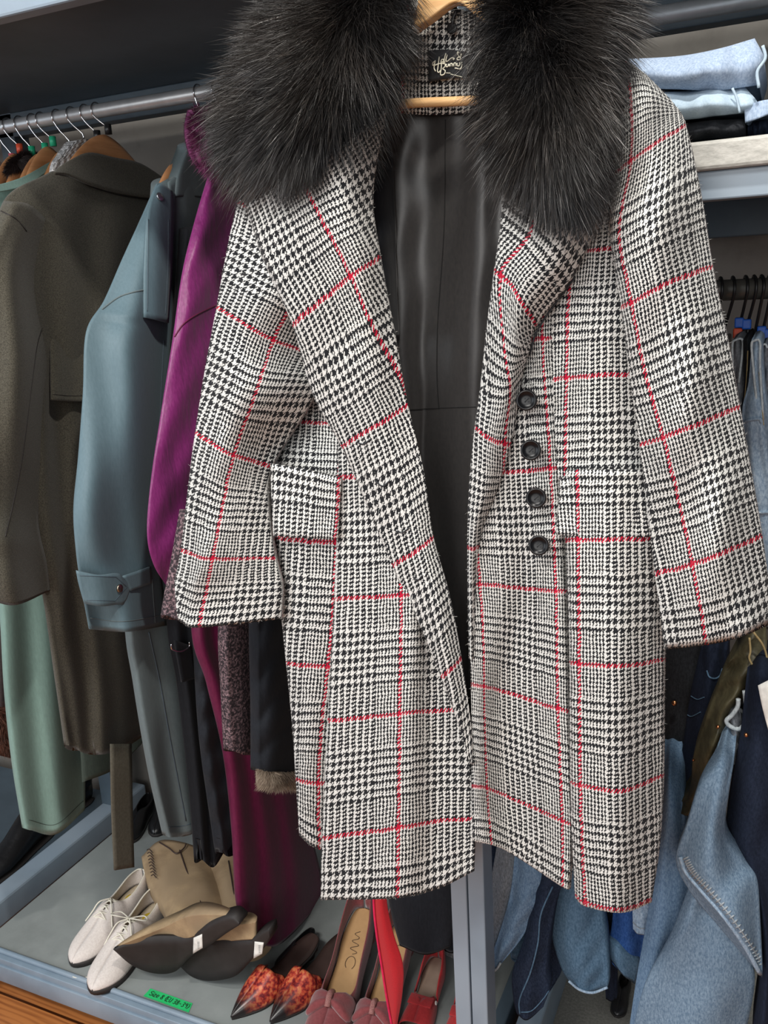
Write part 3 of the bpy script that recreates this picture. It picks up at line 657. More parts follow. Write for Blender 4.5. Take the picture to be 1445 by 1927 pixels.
patch('skirt_panel', UVP([
 (-.55, [(1052,885,-.012,-.2),(1086,884,-.008,0),(1165,884,-.008,.42),(1255,884,-.03,.9)]),
 (0, [(1062,1017,-.010,-.15),(1088,1016,.0,0),(1165,1015,.0,.42),(1262,1012,-.03,.92)]),
 (.5, [(1068,1130,-.004,-.13),(1089,1131,.006,0),(1168,1133,.006,.43),(1260,1126,-.03,.9)]),
 (1, [(1071,1246,.0,-.12),(1090,1249,.01,0),(1170,1253,.012,.44),(1253,1240,-.03,.87)]),
 (2, [(1072,1470,.003,-.13),(1092,1478,.015,0),(1172,1488,.016,.44),(1250,1458,-.03,.86)]),
 (2.55, [(1076,1590,.003,-.13),(1096,1602,.016,0),(1172,1612,.018,.42),(1242,1590,-.03,.80)]),
 (3.03, [(1082,1690,.003,-.12),(1102,1706,.018,0),(1170,1718,.02,.38),(1226,1698,-.025,.7)])]), M_plaid, CP, 34, 80, coat, skf)
patch('pocket_flap', UVP([
 (-.5, [(1054,899,.004,-.18),(1089,897,.012,0),(1150,894,.014,.33),(1232,892,-.01,.8)]),(-.02, [(1046,1006,.008,-.26),(1097,1010,.018,0),(1150,1012,.018,.3),(1236,1010,-.005,.75)])]), M_plaid, CP, 18, 14, coat, lambda s, t: .004*t)
# right lapel
rf = lambda s, t: .014*sin(s*pi)*np.exp(-t*1.2)
patch('lapel', UVP([
 (-.8, [(925,240,.0,-.45),(1020,275,.03,.0),(1110,330,.035,.45),(1150,372,.01,.75)]),
 (-.4, [(943,385,.005,-.32),(1000,430,.035,.0),(1048,482,.035,.36),(1078,522,.012,.66)]),
 (0, [(929,510,.008,-.08),(960,534,.03,.12),(985,576,.032,.38),(1010,612,.012,.62)]),
 (.35, [(915,615,.008,-.24),(943,645,.025,-.04),(970,665,.025,.16),(996,662,.012,.38)]),
 (.7, [(904,722,.008,-.4),(930,742,.02,-.22),(958,738,.02,-.02),(984,704,.01,.22)]),
 (1, [(893,804,.008,-.45),(914,820,.018,-.28),(936,832,.016,-.1),(962,836,.006,.08)]),
 (1.4, [(883,905,.006,-.5),(900,912,.014,-.36),(918,916,.012,-.22),(938,915,.002,-.05)]),
 (2, [(879,1030,.0,-.5),(886,1032,.006,-.42),(893,1032,.004,-.34),(902,1028,-.006,-.28)]),
 (2.9, [(882,1240,-.006,-.5),(885,1241,-.002,-.46),(889,1240,-.004,-.42),(894,1238,-.010,-.38)])]), M_plaid, CP, 26, 90, coat, rf)
patch('lapel_edge_seam', [[(1080,521,.008),(1083,523,.008)],[(1014,612,.008),(1017,614,.008)],[(994,668,.008),(997,670,.008)]], M_lab, CP, 2, 10, coat, th=.001)
# buttons
for (x, y) in [(991,753),(999,847),(1009,937),(1014,1026)]:
    c = on(x, y, CP)-ray(x, y)*.016; nn = -ray(x, y)*.6+np.array([0, -.7, .1])
    nn /= np.linalg.norm(nn)
    mb = MB(); a = np.cross(nn, [0, 0, 1.0]); a /= np.linalg.norm(a); b = np.cross(nn, a); R = []
    for rr_, hh in ((.0100, -.004), (.0116, -.001), (.0118, .0022), (.0108, .0036), (.0094, .0034), (.0080, .0016), (.0045, .0010), (.0006, .0010)):
        R.append([c+nn*hh+rr_*(math.cos(q)*a+math.sin(q)*b) for q in np.linspace(0, 2*pi, 32, endpoint=False)])
    mb.loft(R); bt = mb.build('button', M_black, coat, True)
    mb = MB()
    for q in (.8, 2.4, 3.9, 5.5): mb.disc(c+nn*.0011+.0026*(math.cos(q)*a+math.sin(q)*b), nn, .0010, .0004, 10)
    mb.tube([c+nn*.0018+.0026*(math.cos(.8)*a+math.sin(.8)*b), c+nn*.0024, c+nn*.0018+.0026*(math.cos(3.9)*a+math.sin(3.9)*b)], .0005, 6, 3)
    mb.build('button_thread', M_lab, bt, True)
# fur collar: two lobes
fur_lobe(coat, [[(630,-70,0),(690,-70,.02),(740,-70,.0)],[(520,70,.02),(630,55,.045),(722,30,-.01)],[(455,180,.03),(590,160,.05),(710,120,-.01)],[(452,265,.03),(570,235,.05),(690,175,.0)],[(490,308,.03),(575,295,.045),(655,240,.01)]],
         CP, M_fur, M_furbase, 95000, .060, (800, -60), name='fur_collar', dome=.035, width=.00034)
fur_lobe(coat, [[(915,-70,.0),(1010,-70,.02),(1110,-70,.0)],[(930,50,-.01),(1020,50,.045),(1125,55,.02)],[(945,165,-.01),(1030,170,.05),(1125,175,.02)],[(965,245,.0),(1035,262,.05),(1115,265,.02)],[(1005,305,.01),(1052,335,.035),(1098,318,.02)]],
         CP, M_fur, M_furbase, 95000, .060, (860, -60), name='fur_collar', dome=.035, width=.00034)

fur_lobe(coat, [[(630,-70,0),(690,-70,.02),(740,-70,.0)],[(520,70,.02),(630,55,.045),(722,30,-.01)],[(455,180,.03),(590,160,.05),(710,120,-.01)],[(452,265,.03),(570,235,.05),(690,175,.0)],[(490,308,.03),(575,295,.045),(655,240,.01)]],
         CP, M_guard, M_furbase, 5000, .075, (800, -60), name='highlight_guard_hair', dome=.035, width=.00024, backing=False)  # sparse paler strands coloured as streaky highlights on the collar
fur_lobe(coat, [[(915,-70,.0),(1010,-70,.02),(1110,-70,.0)],[(930,50,-.01),(1020,50,.045),(1125,55,.02)],[(945,165,-.01),(1030,170,.05),(1125,175,.02)],[(965,245,.0),(1035,262,.05),(1115,265,.02)],[(1005,305,.01),(1052,335,.035),(1098,318,.02)]],
         CP, M_guard, M_furbase, 5000, .075, (860, -60), name='highlight_guard_hair', dome=.035, width=.00024, backing=False)
# woolly fuzz standing off the checked cloth
def fuzz(parent, names, n, length, width, mats):
    cs = [c for c in parent.children if c.name.split('.')[0] in names]
    for k, m_ in enumerate(mats):
        Vs = []
        for c in cs:
            me = c.data; co = np.zeros(len(me.vertices)*3); me.vertices.foreach_get('co', co); co = co.reshape(-1, 3)
            nr = np.zeros(len(me.polygons)*3); me.polygons.foreach_get('normal', nr); nr = nr.reshape(-1, 3)
            ar = np.zeros(len(me.polygons)); me.polygons.foreach_get('area', ar)
            pv = np.array([list(p.vertices)[:4] if len(p.vertices) == 4 else [p.vertices[0]]*4 for p in me.polygons])
            cnt = int(n*ar.sum()); f = rng.choice(len(ar), cnt, p=ar/ar.sum()); a, b = rng.uniform(0, 1, (2, cnt, 1))
            q = co[pv[f]]; P = q[:, 0]*(1-a)*(1-b)+q[:, 1]*a*(1-b)+q[:, 2]*a*b+q[:, 3]*(1-a)*b
            D = nr[f]*.6+rng.normal(0, .6, (cnt, 3)); D /= np.linalg.norm(D, axis=1)[:, None]
            Vs.append((P, D))
        P = np.concatenate([v[0] for v in Vs]); D = np.concatenate([v[1] for v in Vs]); N_ = len(P)
        L_ = length*rng.uniform(.4, 1.2, (N_, 1)); sd = np.cross(D, rng.normal(0, 1, (N_, 3))); sd /= np.linalg.norm(sd, axis=1)[:, None]
        bend = rng.normal(0, .4, (N_, 3)); VV = np.stack([P-sd*width, P+sd*width, P+D*L_*.55+sd*width*.7, P+D*L_*.55-sd*width*.7, P+(D+bend*.6)*L_], 1)
        i = np.arange(N_)[:, None]*5; Q = i+np.array([[0, 1, 2, 3]]); T = i+np.array([[3, 2, 4]])
        o = make('wool_fuzz', VV.reshape(-1, 3), Q.tolist()+T.tolist(), m_, parent, True, local=True); o['kind'] = 'stuff'
M_wfib = mat('pale_wool_fibre', (0.75, 0.74, 0.70), rough=0.9, bump=0); M_bfib = mat('black_wool_fibre', (0.02, 0.02, 0.022), rough=0.9, bump=0)
fuzz(coat, ('sleeve', 'front_panel', 'side_panel', 'lapel', 'skirt_panel', 'bodice_panel', 'pocket_flap'), 16000, .0048, .00013, (M_wfib, M_bfib))

# its hanger
HP = ('Y', -0.155)
hg = thing('coat_hanger', on(830, 190, HP), 'pale wooden hanger holding the checked coat with the fur collar', 'hanger')
up_ = [(560,290),(640,200),(700,118),(760,38),(820,-32),(875,-70),(930,-40),(985,20),(1060,90),(1130,140)]
lo_ = [(565,320),(650,235),(712,158),(756,86),(815,38),(862,8),(900,34),(960,90),(1040,140),(1125,180)]
U_ = catmull(np.array(up_, float), np.linspace(0, 9, 60)); L_ = catmull(np.array(lo_, float), np.linspace(0, 9, 60))
rings = []
for a, b in zip(U_, L_):
    pa, pb = on(a[0], a[1], ('Y', -0.10)), on(b[0], b[1], ('Y', -0.10)); y0 = np.array([0, -.009, 0])
    rings.append([pa+y0, pb+y0, pb-y0, pa-y0])
bevel(MB().loft(rings).build('hanger_body', M_wood, hg, True), .002, 3)
mb = MB(); mb.tube(pline([(600,222),(745,197),(895,189),(1080,176)], ('Y', -0.085)), .0052, 14, 4); mb.build('trouser_bar', M_wood, hg, True)
hk = on(868, -60, ('Y', -.10)); mb = MB()
mb.tube([hk+np.array([0, 0, -.01]), hk+np.array([0, 0, .035]), (hk[0], -.085, 2.0), (hk[0], -.075, 2.055), (hk[0], -.02, 2.075), (hk[0], .012, 2.03), (hk[0], .012, 2.0)], .002, 10, 6)
mb.build('hook', M_wire, hg, True)
# striped tag on the hanger
tg = patch('size_marker', [[(752,-20,0),(785,-20,0)],[(762,10,0),(786,8,0)],[(770,18,0),(778,26,0)]], M_white, ('Y', -.115), 4, 4, hg, th=.001)
patch('marker_stripe', [[(752,-20,.001),(764,-20,.001)],[(762,10,.001),(768,12,.001)],[(770,18,.001),(773,24,.001)]], M_red, ('Y', -.115), 4, 4, tg, th=.001)

# ================================================================== hangers on the left rail
def hanger_hook(parent, X, Y, mat_, drop=.052, r=.0014, R=.0155, zr=RZ, lean=.0):
    c = np.array([X, Y, zr]); P = []
    for a in np.linspace(-20, 215, 12):
        q = math.radians(a); P.append(c+np.array([-.022, R*math.cos(q), R*math.sin(q)]))
    P += [c+np.array([-.012, -.008, -drop*.50]), c+np.array([-.001, -.0, -drop*.80]), c+np.array([0, 0, -drop])]
    mb = MB(); mb.tube(P, r, 8, 2); return mb.build('hook', mat_, parent, True), P[-1]
def wood_hanger(X, label, wood=M_wood2, clip=None, drop=.05, group=None, span=.36, hgt=.045, dx=-.015):
    t = thing('wooden_hanger', (X, RY, RZ-.10), label, 'hanger', group)
    _, e = hanger_hook(t, X, RY, M_wire, drop)
    if clip is not None:
        mb = MB(); mb.tube([e+np.array([0, 0, .014]), e+np.array([0, 0, -.004])], .0068, 12); mb.build('size_clip', clip, t, True)
    rings = []
    for q in np.linspace(-1, 1, 41):
        y = RY+q*span/2; zt = e[2]-.002-.13*abs(q)**1.6; h = hgt*(1-.45*abs(q)); x0 = X+dx
        ring = []
        for k in range(10):
            an = 2*pi*k/10; ring.append((x0+.0065*math.cos(an), y, zt-h/2+h/2*math.sin(an)))
        rings.append(ring)
    MB().loft(rings).build('hanger_body', wood, t, True)
    return t
def hookX(px, py): return on(px, py, ('Y', RY))[0]
wood_hanger(hookX(203, 240), 'broad wooden hanger holding the olive brown wool coat', clip=M_blackwire, drop=.040, hgt=.055, span=.34, dx=-.012)
hx = [(14,236,'wooden hanger with a red clip, furthest left on the rail',M_pinkp,.066),(30,232,'wooden hanger with an orange and green marker near the left end of the rail',M_orange,.050),
      (52,228,'wooden hanger with a green clip, between the orange clipped hanger and the sage coat',M_grn,.058),(77,224,'wooden hanger with a green clip holding the dark fur collared coat',M_grn,.056),
      (93,220,'wooden hanger with the rightmost green clip, beside the grey knit',M_grn,.046),(124,216,'wooden hanger with a plain bare hook, holding the sage green coat',None,.055),
      (151,212,'wooden hanger with a bare hook inside the grey and white knit',None,.045),(177,208,'hanger with a black clip between the knit and the olive coat',M_blackwire,.048)]
for px, py, lb, cl, dr in hx: wood_hanger(hookX(px, py), lb, clip=cl, drop=dr, span=.22, hgt=.05, wood=M_wood2 if cl is not M_pinkp else M_brown)
wood_hanger(hookX(394, 186), 'wooden hanger inside the blue-grey raincoat, a sliver of wood at its shoulder', drop=.105, span=.24, dx=-.085)
wood_hanger(hookX(429, 190), 'hanger holding the purple coat with the magenta fur collar', drop=.06, span=.05, dx=0)
wood_hanger(hookX(468, 184), 'hanger of the black quilted jacket, its hook glinting at the edge of the black fur', drop=.06, span=.05, dx=0)

# ================================================================== garments on the left rail
BX = lambda t: (-t, .0, 0)
def fsin(a, k, ph=0, tilt=0, g=0.0): return lambda s, t: a*sin(s*k+ph+tilt*t)*(g+(1-g)*np.clip(t*1.6, 0, 1))
# rust brown fur coat
XB = ('X', -1.50)
g = thing('fur_coat', on(20, 1400, XB), 'rust brown fur coat at the far left edge, behind the sage coat', 'coat')
patch('body', [[(-60,320,0),(0,318,.02),(60,312,0)],[(-80,700,0),(0,700,.03),(100,700,0)],[(-80,1150,0),(-20,1150,.03),(40,1150,0)],[(-60,1400,0),(-5,1420,.02),(34,1430,0)]], M_brfur, XB, 16, 40, g, fsin(.01, 9), back=BX(.05))
fur_lobe(g, [[(-30,330,0),(15,312,.01),(60,318,0)],[(-30,360,0),(10,345,.02),(40,350,0)]], XB, M_brfur, M_brfur, 3500, .02, (60, 280), name='fur_trim', dome=.02, width=.0005, backing=False)
fur_lobe(g, [[(-20,1150,0.01),(15,1150,.01)],[(-20,1300,0.01),(22,1300,.01)],[(0,1410,0.01),(34,1420,.01)]], XB, M_brfur, M_brfur, 3500, .018, (0, 1000), name='fur_trim', dome=.01, width=.0005, backing=False)
XB = ('X', -1.44)
g = thing('fur_collared_coat', on(60, 1400, XB), 'dark coat with a black-brown fur collar hanging left of the sage coat', 'coat')
patch('body', [[(20,320,0),(60,308,.02),(100,318,0)],[(0,700,0),(60,700,.02),(140,700,0)],[(0,1200,0),(60,1200,.02),(120,1200,0)],[(0,1330,0),(60,1330,.02),(110,1330,0)]], M_dkfur, XB, 16, 30, g, back=BX(.04))
fur_lobe(g, [[(22,305,0),(45,288,.01),(70,292,0)],[(12,325,0),(50,315,.02),(88,315,0)]], XB, M_dkfur, M_dkfur, 4500, .016, (60, 260), name='fur_collar', dome=.02, width=.0005, backing=True, back=(-.02, 0, 0))
# sage green trench
XB = ('X', -1.36)
g = thing('trench_coat', on(100, 1560, XB), 'sage green cotton trench coat hanging behind the olive brown wool coat', 'coat')
sgb = patch('body', [[(-30,370,0),(30,345,.02),(105,318,0)],[(-60,600,0),(40,600,.03),(160,600,0)],[(-20,900,0),(60,900,.03),(150,900,0)],
 [(5,1130,0),(70,1130,.03),(150,1130,0)],[(15,1300,0),(80,1300,.03),(155,1300,0)],[(30,1440,0),(92,1445,.03),(160,1440,0)],[(50,1560,0),(105,1570,.025),(160,1524,0)]], M_sage, XB, 30, 60, g, fsin(.014, 10, .5, 1.0), back=BX(.05))
patch('collar', [[(-20,352,.02),(40,334,.03),(98,302,.02)],[(-30,366,.02),(45,350,.04),(96,318,.03)]], M_sage, XB, 16, 8, g, th=.003)
patch('back_skirt', [[(130,1350,0),(200,1350,.01),(290,1340,0)],[(150,1400,0),(215,1400,.01),(285,1375,0)],[(156,1472,0),(215,1448,.01),(262,1405,0)]], M_dsage, ('X', -1.33), 16, 14, g, fsin(.006, 8), back=BX(.02))
seam(sgb, [(54,1543),(105,1551),(157,1507)], .0006, M_dsage, 'hem_stitch', g)
# grey and white knit
g = thing('knitted_jumper', on(150, 320, ('X', -1.29)), 'grey and white cable knit peeking out above the olive coat collar', 'jumper')
def cable(s, t): return .006*np.abs(sin(s*pi*6+sin(t*40)*.7))
patch('knit', [[(128,276,0),(150,263,.01),(178,262,0)],[(112,296,0),(140,280,.015),(175,275,0)],[(98,322,0),(135,312,.01),(172,300,0)],[(96,420,0),(140,420,.01),(175,420,0)]], M_knit, ('X', -1.28), 40, 40, g, cable, back=BX(.03))
# olive brown wool coat
XB = ('X', -1.215)
g = thing('wool_coat', on(200, 1400, XB), 'olive brown wool coat hanging between the sage coat and the blue-grey raincoat', 'coat')
ob = lambda s, t: (.014*sin(s*11+t*2)+.008*sin(s*23-t*3))*np.clip(t*2, .1, 1)
obd = patch('body', [[(100,322,0),(170,325,.02),(240,335,.02),(318,352,0)],[(10,380,0),(120,395,.03),(230,400,.03),(340,400,0)],[(0,520,0),(110,520,.035),(220,520,.03),(330,520,0)],
 [(50,750,0),(120,750,.035),(200,750,.03),(310,750,0)],[(60,950,0),(130,950,.035),(210,950,.03),(310,950,0)],[(92,1150,0),(150,1150,.03),(215,1150,.03),(310,1140,0)],[(112,1290,0),(165,1290,.03),(225,1290,.03),(300,1270,0)],[(130,1403,0),(170,1420,.025),(225,1412,.025),(290,1372,0)]], M_olive, XB, 44, 80, g, ob, back=BX(.05))
patch('collar', [[(103,320,.03),(130,302,.035),(167,287,.035),(215,296,.035),(264,307,.03),(313,338,.02)],[(102,324,.045),(128,328,.05),(168,346,.055),(222,362,.05),(288,372,.045),(322,366,.03)]], M_olive, XB, 30, 10, g, th=.005)
obf = patch('back_flap', [[(96,600,.0),(140,600,.0),(200,600,.0),(260,600,.0)],[(96,690,.035),(140,690,.045),(200,690,.045),(260,690,.03)],[(97,752,.052),(135,755,.062),(190,753,.062),(260,750,.045)]], M_olive, XB, 20, 24, g, lambda s, t: .006*sin(s*11+1), th=.004)
so = lambda s, t: .012*sin(s*6-t*8)*sin(s*pi)+.010*sin(t*13+s*5)*sin(s*pi)+.016*np.exp(-((t-.75)/.05)**2)*sin(s*pi)+.008*sin(s*12)
osl = patch('sleeve', [[(10,378,.03),(55,385,.05),(100,425,.03)],[(-50,520,.03),(10,510,.08),(78,540,.02)],[(-60,680,.03),(15,680,.09),(97,690,.02)],[(-60,850,.03),(10,850,.09),(92,860,.02)],[(-60,960,.03),(0,960,.09),(72,970,.02)],[(-50,1050,.03),(10,1060,.09),(88,1060,.02)],[(-40,1120,.03),(25,1139,.09),(94,1112,.02)]], M_olive, XB, 24, 70, g, so, back=(-.05, .02, 0))
seam(osl, [(2,397),(30,412),(50,435)], .0010, M_sole, 'seam', g)
seam(osl, [(92,590),(72,640),(60,720),(42,860),(22,960),(10,1010)], .0010, M_sole, 'seam', g)
seam(obd, [(108,328),(140,334),(170,351),(222,367),(286,377)], .0012, M_sole, 'collar_seam', g)
seam(obf, [(99,742),(135,745),(190,743),(258,740)], .0006, M_sole, 'flap_stitch', g)
patch('hanging_belt', [[(209,1400,0),(248,1400,0)],[(211,1520,0.004),(250,1520,0)],[(216,1638,0),(253,1632,0.004)]], M_olive_lin, ('X', -1.16), 6, 24, g, lambda s, t: .004*sin(t*9), th=.003)
# blue-grey raincoat
XB = ('X', -1.05)
g = thing('raincoat', on(320, 1570, XB), 'blue-grey raincoat with a tabbed cuff, left of the purple coat', 'coat')
rb = lambda s, t: .012*sin(s*9+t*2)*t
rbd = patch('body', [[(300,352,0),(340,330,.01),(400,330,0)],[(280,560,0),(335,560,.02),(400,560,0)],[(260,850,0),(320,850,.02),(380,850,0)],[(246,1150,0),(300,1150,.02),(362,1150,0)],[(262,1290,0),(315,1290,.02),(375,1290,0)],[(290,1450,0),(335,1450,.02),(385,1440,0)],[(320,1576,0),(355,1572,.02),(391,1554,0)]], M_rain2, XB, 26, 70, g, rb, back=BX(.05))
patch('shoulder_panel', [[(318,345,.02),(352,320,.02),(395,300,.0)],[(326,450,.02),(350,440,.03),(385,430,.0)],[(322,600,.02),(342,600,.03),(372,600,.0)],[(306,800,.02),(325,800,.03),(345,800,.0)]], M_rain2, XB, 14, 30, g, back=BX(.02))
patch('hood', [[(349,282,.0),(360,268,.02),(376,262,.0)],[(325,335,.0),(348,320,.03),(392,330,.0)],[(318,372,.0),(345,370,.03),(392,372,.0)]], M_rain2, XB, 14, 20, g, fsin(.006, 8), back=BX(.03))
rs = lambda s, t: .019*sin(s*7-t*9+1)*np.clip(t*3-.6, 0, 1)*sin(s*pi)+.009*sin(t*11+s*4)*sin(s*pi)*(t > .35)+.012*sin(s*8+t*2)*np.clip(t*1.3-.3, 0, 1)
rsl = patch('sleeve', [[(296,345,.03),(312,350,.04),(330,365,.03)],[(272,398,.03),(300,400,.06),(328,405,.03)],[(232,485,.03),(282,490,.08),(326,490,.03)],[(197,565,.03),(265,570,.09),(326,575,.03)],[(163,625,.03),(240,640,.10),(322,645,.03)],
 [(157,740,.03),(235,745,.10),(314,750,.03)],[(148,860,.03),(225,865,.10),(304,870,.03)],[(139,960,.03),(215,965,.09),(290,970,.03)],[(144,1040,.03),(218,1045,.08),(288,1040,.03)],[(152,1095,.03),(230,1100,.08),(302,1085,.03)],[(168,1184,.03),(240,1189,.08),(314,1177,.03)]], M_rain, XB, 30, 90, g, rs, back=(-.04, .03, 0))
rst = patch('shoulder_strap', [[(292,352,.055),(305,346,.06),(325,360,.06)],[(278,405,.075),(300,402,.08),(326,402,.07)],[(272,500,.09),(298,500,.098),(324,500,.08)],[(271,597,.10),(295,602,.107),(318,608,.09)]], M_rain, XB, 8, 30, g, th=.003)
h_ = surf(rst, 300, 371); mb = MB(); mb.disc(h_[0], h_[1], .0078, .003, dome=.001); mb.build('snap', M_gunm, g, True)
rtab = patch('cuff_tab', [[(143,1074,.055),(185,1082,.085),(222,1079,.09),(233,1090,.088),(246,1104,.082)],[(148,1100,.055),(188,1108,.085),(224,1107,.09),(236,1108,.088),(246,1106,.082)],[(158,1136,.055),(190,1141,.085),(218,1138,.09),(234,1136,.088),(245,1108,.082)]], M_rain, XB, 24, 8, g, th=.003)
patch('cuff_band', [[(232,1084,.085),(262,1074,.078),(284,1066,.06)],[(246,1112,.085),(268,1104,.078),(286,1098,.06)]], M_rain, XB, 10, 6, g, th=.003)
h_ = surf(rtab, 224, 1107); mb = MB(); mb.disc(h_[0], h_[1], .0070, .003, dome=.0015); mb.build('snap', M_snap, g, True)
seam(rsl, [(192,582),(222,560),(250,550),(274,545)], .0015, M_rain2, 'seam', g)
seam(rsl, [(170,1163),(235,1169),(312,1156)], .0008, M_rain2, 'seam', g)
seam(rbd, [(280,1190),(300,1280),(320,1390),(350,1545)], .0011, M_dsteel, 'seam', g)
seam(rbd, [(318,1557),(350,1553),(388,1537)], .0007, M_dsteel, 'seam', g)
seam(rsl, [(308,640),(302,760),(296,880),(286,970)], .0008, M_dsteel, 'seam', g)
seam(rsl, [(286,1090),(288,1120),(292,1172)], .0009, M_rain2, 'seam', g)
seam(rst, [(279,412),(278,500),(277,586)], .0005, M_dsteel, 'strap_stitch', g)
seam(rst, [(317,412),(316,500),(311,592)], .0005, M_dsteel, 'strap_stitch', g)
seam(rtab, [(150,1083),(218,1086),(239,1105),(216,1131),(163,1129)], .0005, M_dsteel, 'tab_stitch', g, smooth=False)
# black jacket with a ring tab
XB = ('X', -.995)
g = thing('black_jacket', on(350, 1480, XB), 'black cotton jacket with a hanging ring tab, between raincoat and purple coat', 'jacket')
patch('body', [[(352,430,0),(380,425,.01),(430,420,0)],[(330,700,0),(370,700,.02),(420,700,0)],[(322,1000,0),(360,1000,.02),(400,1000,0)],[(326,1180,0),(360,1180,.02),(400,1180,0)],[(345,1290,0),(375,1290,.02),(405,1290,0)],[(365,1470,0),(395,1470,.02),(420,1470,0)],[(380,1618,0),(402,1632,.01),(424,1600,0)]], M_black_cl, XB, 20, 60, g, fsin(.010, 13), back=BX(.04))
patch('tab', [[(330,1205,.03),(360,1215,.03)],[(338,1250,.035),(366,1250,.03)],[(344,1284,.035),(372,1276,.03)]], M_black_cl, XB, 6, 10, g, th=.004)
mb = MB(); mb.tube(pline([(322,1212),(324,1222),(340,1226),(355,1218),(356,1208)], XB, .036), .0014, 8, 5); mb.build('ring', M_wire, g, True)
g = thing('dark_dress', on(430, 1600, ('X', -.96)), 'long dark crinkled garment hanging directly left of the plum skirt', 'dress')
patch('body', [[(350,900,0),(380,900,.01),(430,900,0)],[(372,1200,0),(395,1200,.01),(430,1200,0)],[(385,1400,0),(408,1400,.01),(440,1400,0)],[(418,1605,0),(432,1612,.01),(458,1600,0)]], M_navyblk, ('X', -.955), 16, 60, g, lambda s, t: .005*sin(t*60+s*5)+.006*sin(s*9), back=BX(.03))
# purple coat
XB = ('X', -.93)
g = thing('purple_coat', on(520, 1770, XB), 'shiny magenta purple coat with a fur collar, beside the checked coat', 'coat')
pw = lambda s, t: .010*sin(s*8+t*2)+.004*sin(t*37+s*9)*sin(s*pi)
psl = patch('sleeve', [[(395,320,.0),(420,318,.02),(470,330,0)],[(367,415,.0),(410,420,.03),(470,420,0)],[(343,515,.0),(395,520,.04),(460,520,0)],[(325,640,.0),(380,640,.045),(450,640,0)],[(303,780,.0),(360,780,.045),(430,780,0)],[(285,900,.0),(345,900,.045),(410,900,0)],[(277,1000,.0),(330,1000,.045),(395,1000,0)],[(288,1060,.0),(330,1075,.04),(380,1080,0)],[(314,1104,.0),(335,1115,.02),(360,1115,0)]], M_purple, XB, 26, 90, g, pw, back=(-.03, .03, 0))
patch('body', [[(440,420,-.02),(500,420,-.01),(560,420,-.02)],[(400,900,-.02),(470,900,-.01),(540,900,-.02)],[(372,1170,-.01),(430,1170,.01),(520,1170,0)],[(400,1290,0),(460,1290,.03),(540,1290,0)],[(430,1420,0),(490,1430,.04),(570,1440,0)],[(445,1570,0),(515,1580,.05),(590,1580,0)],[(451,1690,0),(525,1700,.05),(605,1650,0)],[(468,1765,0),(525,1778,.04),(607,1695,0)]], M_purple2, XB, 34, 80, g, lambda s, t: .020*sin(s*7+1+t)*t+.006*sin(s*19), back=BX(.05))
seam(psl, [(328,634),(345,610),(370,592),(405,575)], .0014, M_purple2, 'seam', g)
fur_lobe(g, [[(368,205,.0),(395,200,.03),(425,215,.0)],[(362,245,.0),(395,250,.04),(430,260,.0)],[(372,290,.0),(400,300,.04),(440,300,.0)],[(392,320,.0),(415,330,.03),(450,340,.0)]], XB, M_pfur, M_pfur, 12000, .026, (440, 250), name='fur_collar', dome=.03, width=.0005, back=(-.03, 0, 0))
# tweed coat
XB = ('X', -.84)
g = thing('tweed_coat', on(465, 1410, XB), 'plum and black tweed coat, its sleeves showing under the checked sleeve', 'coat')
patch('body', [[(440,900,-.02),(480,900,0),(520,900,-.02)],[(428,1170,0),(455,1175,.01),(492,1170,0)],[(430,1300,0),(460,1300,.015),(491,1300,0)],[(438,1413,0),(462,1421,.015),(491,1418,0)]], M_tweed, XB, 18, 50, g, back=BX(.04))
patch('sleeve', [[(350,960,0),(380,960,.02),(430,960,0)],[(330,1060,0),(370,1060,.03),(430,1060,0)],[(318,1120,0),(360,1120,.03),(430,1120,0)],[(313,1158,0),(350,1170,.03),(430,1168,0)]], M_tweed, ('X', -.80), 14, 30, g, back=BX(.03))
# black quilted jacket
XB = ('X', -.78)
g = thing('quilted_jacket', on(520, 1480, XB), 'black quilted jacket with beige fur trim hanging behind the checked coat', 'jacket')
patch('body', [[(480,900,-.02),(520,900,0),(560,900,-.02)],[(486,1170,0),(515,1170,.02),(560,1170,0)],[(487,1330,0),(520,1330,.03),(570,1330,0)],[(488,1448,0),(520,1458,.03),(575,1455,0)]], M_navyblk, XB, 22, 60, g, lambda s, t: .008*np.abs(sin((s*2+t*9)*1.9)), back=BX(.04))
fur_lobe(g, [[(492,1446,.01),(520,1452,.03),(560,1450,.01)],[(492,1474,.01),(520,1480,.03),(560,1478,.01)]], XB, M_bgfur, M_bgfur, 5000, .014, (520, 1400), name='fur_trim', dome=.01, width=.0005, back=(-.02, 0, 0))

# ================================================================== low hanging pieces between coat and shoes
g = thing('charcoal_trousers', on(800, 1780, ('Y', .22)), 'charcoal garment with a rounded hem hanging over the red shoes', 'trousers')
patch('leg', [[(700,1560,0),(780,1560,.03),(868,1560,0)],[(722,1640,0),(790,1640,.03),(866,1640,0)],[(736,1720,0),(800,1725,.035),(858,1720,0)],[(752,1780,0),(800,1797,.03),(846,1783,0)]], M_navyblk, ('Y', .20), 22, 30, g, fsin(.010, 8), back=(0, .05, 0))
g = thing('black_garment', on(845, 1790, ('Y', .30)), 'black narrow garment hanging beside the double steel post', 'trousers')
patch('leg', [[(815,1560,0),(850,1560,.02),(885,1560,0)],[(822,1700,0),(850,1700,.02),(880,1700,0)],[(832,1788,0),(850,1794,.02),(878,1790,0)]], M_black_cl, ('Y', .28), 12, 20, g, back=(0, .04, 0))
g = thing('grey_garment', on(845, 1800, ('Y', .36)), 'pale grey cloth edge showing below the black garment at the post', 'garment')
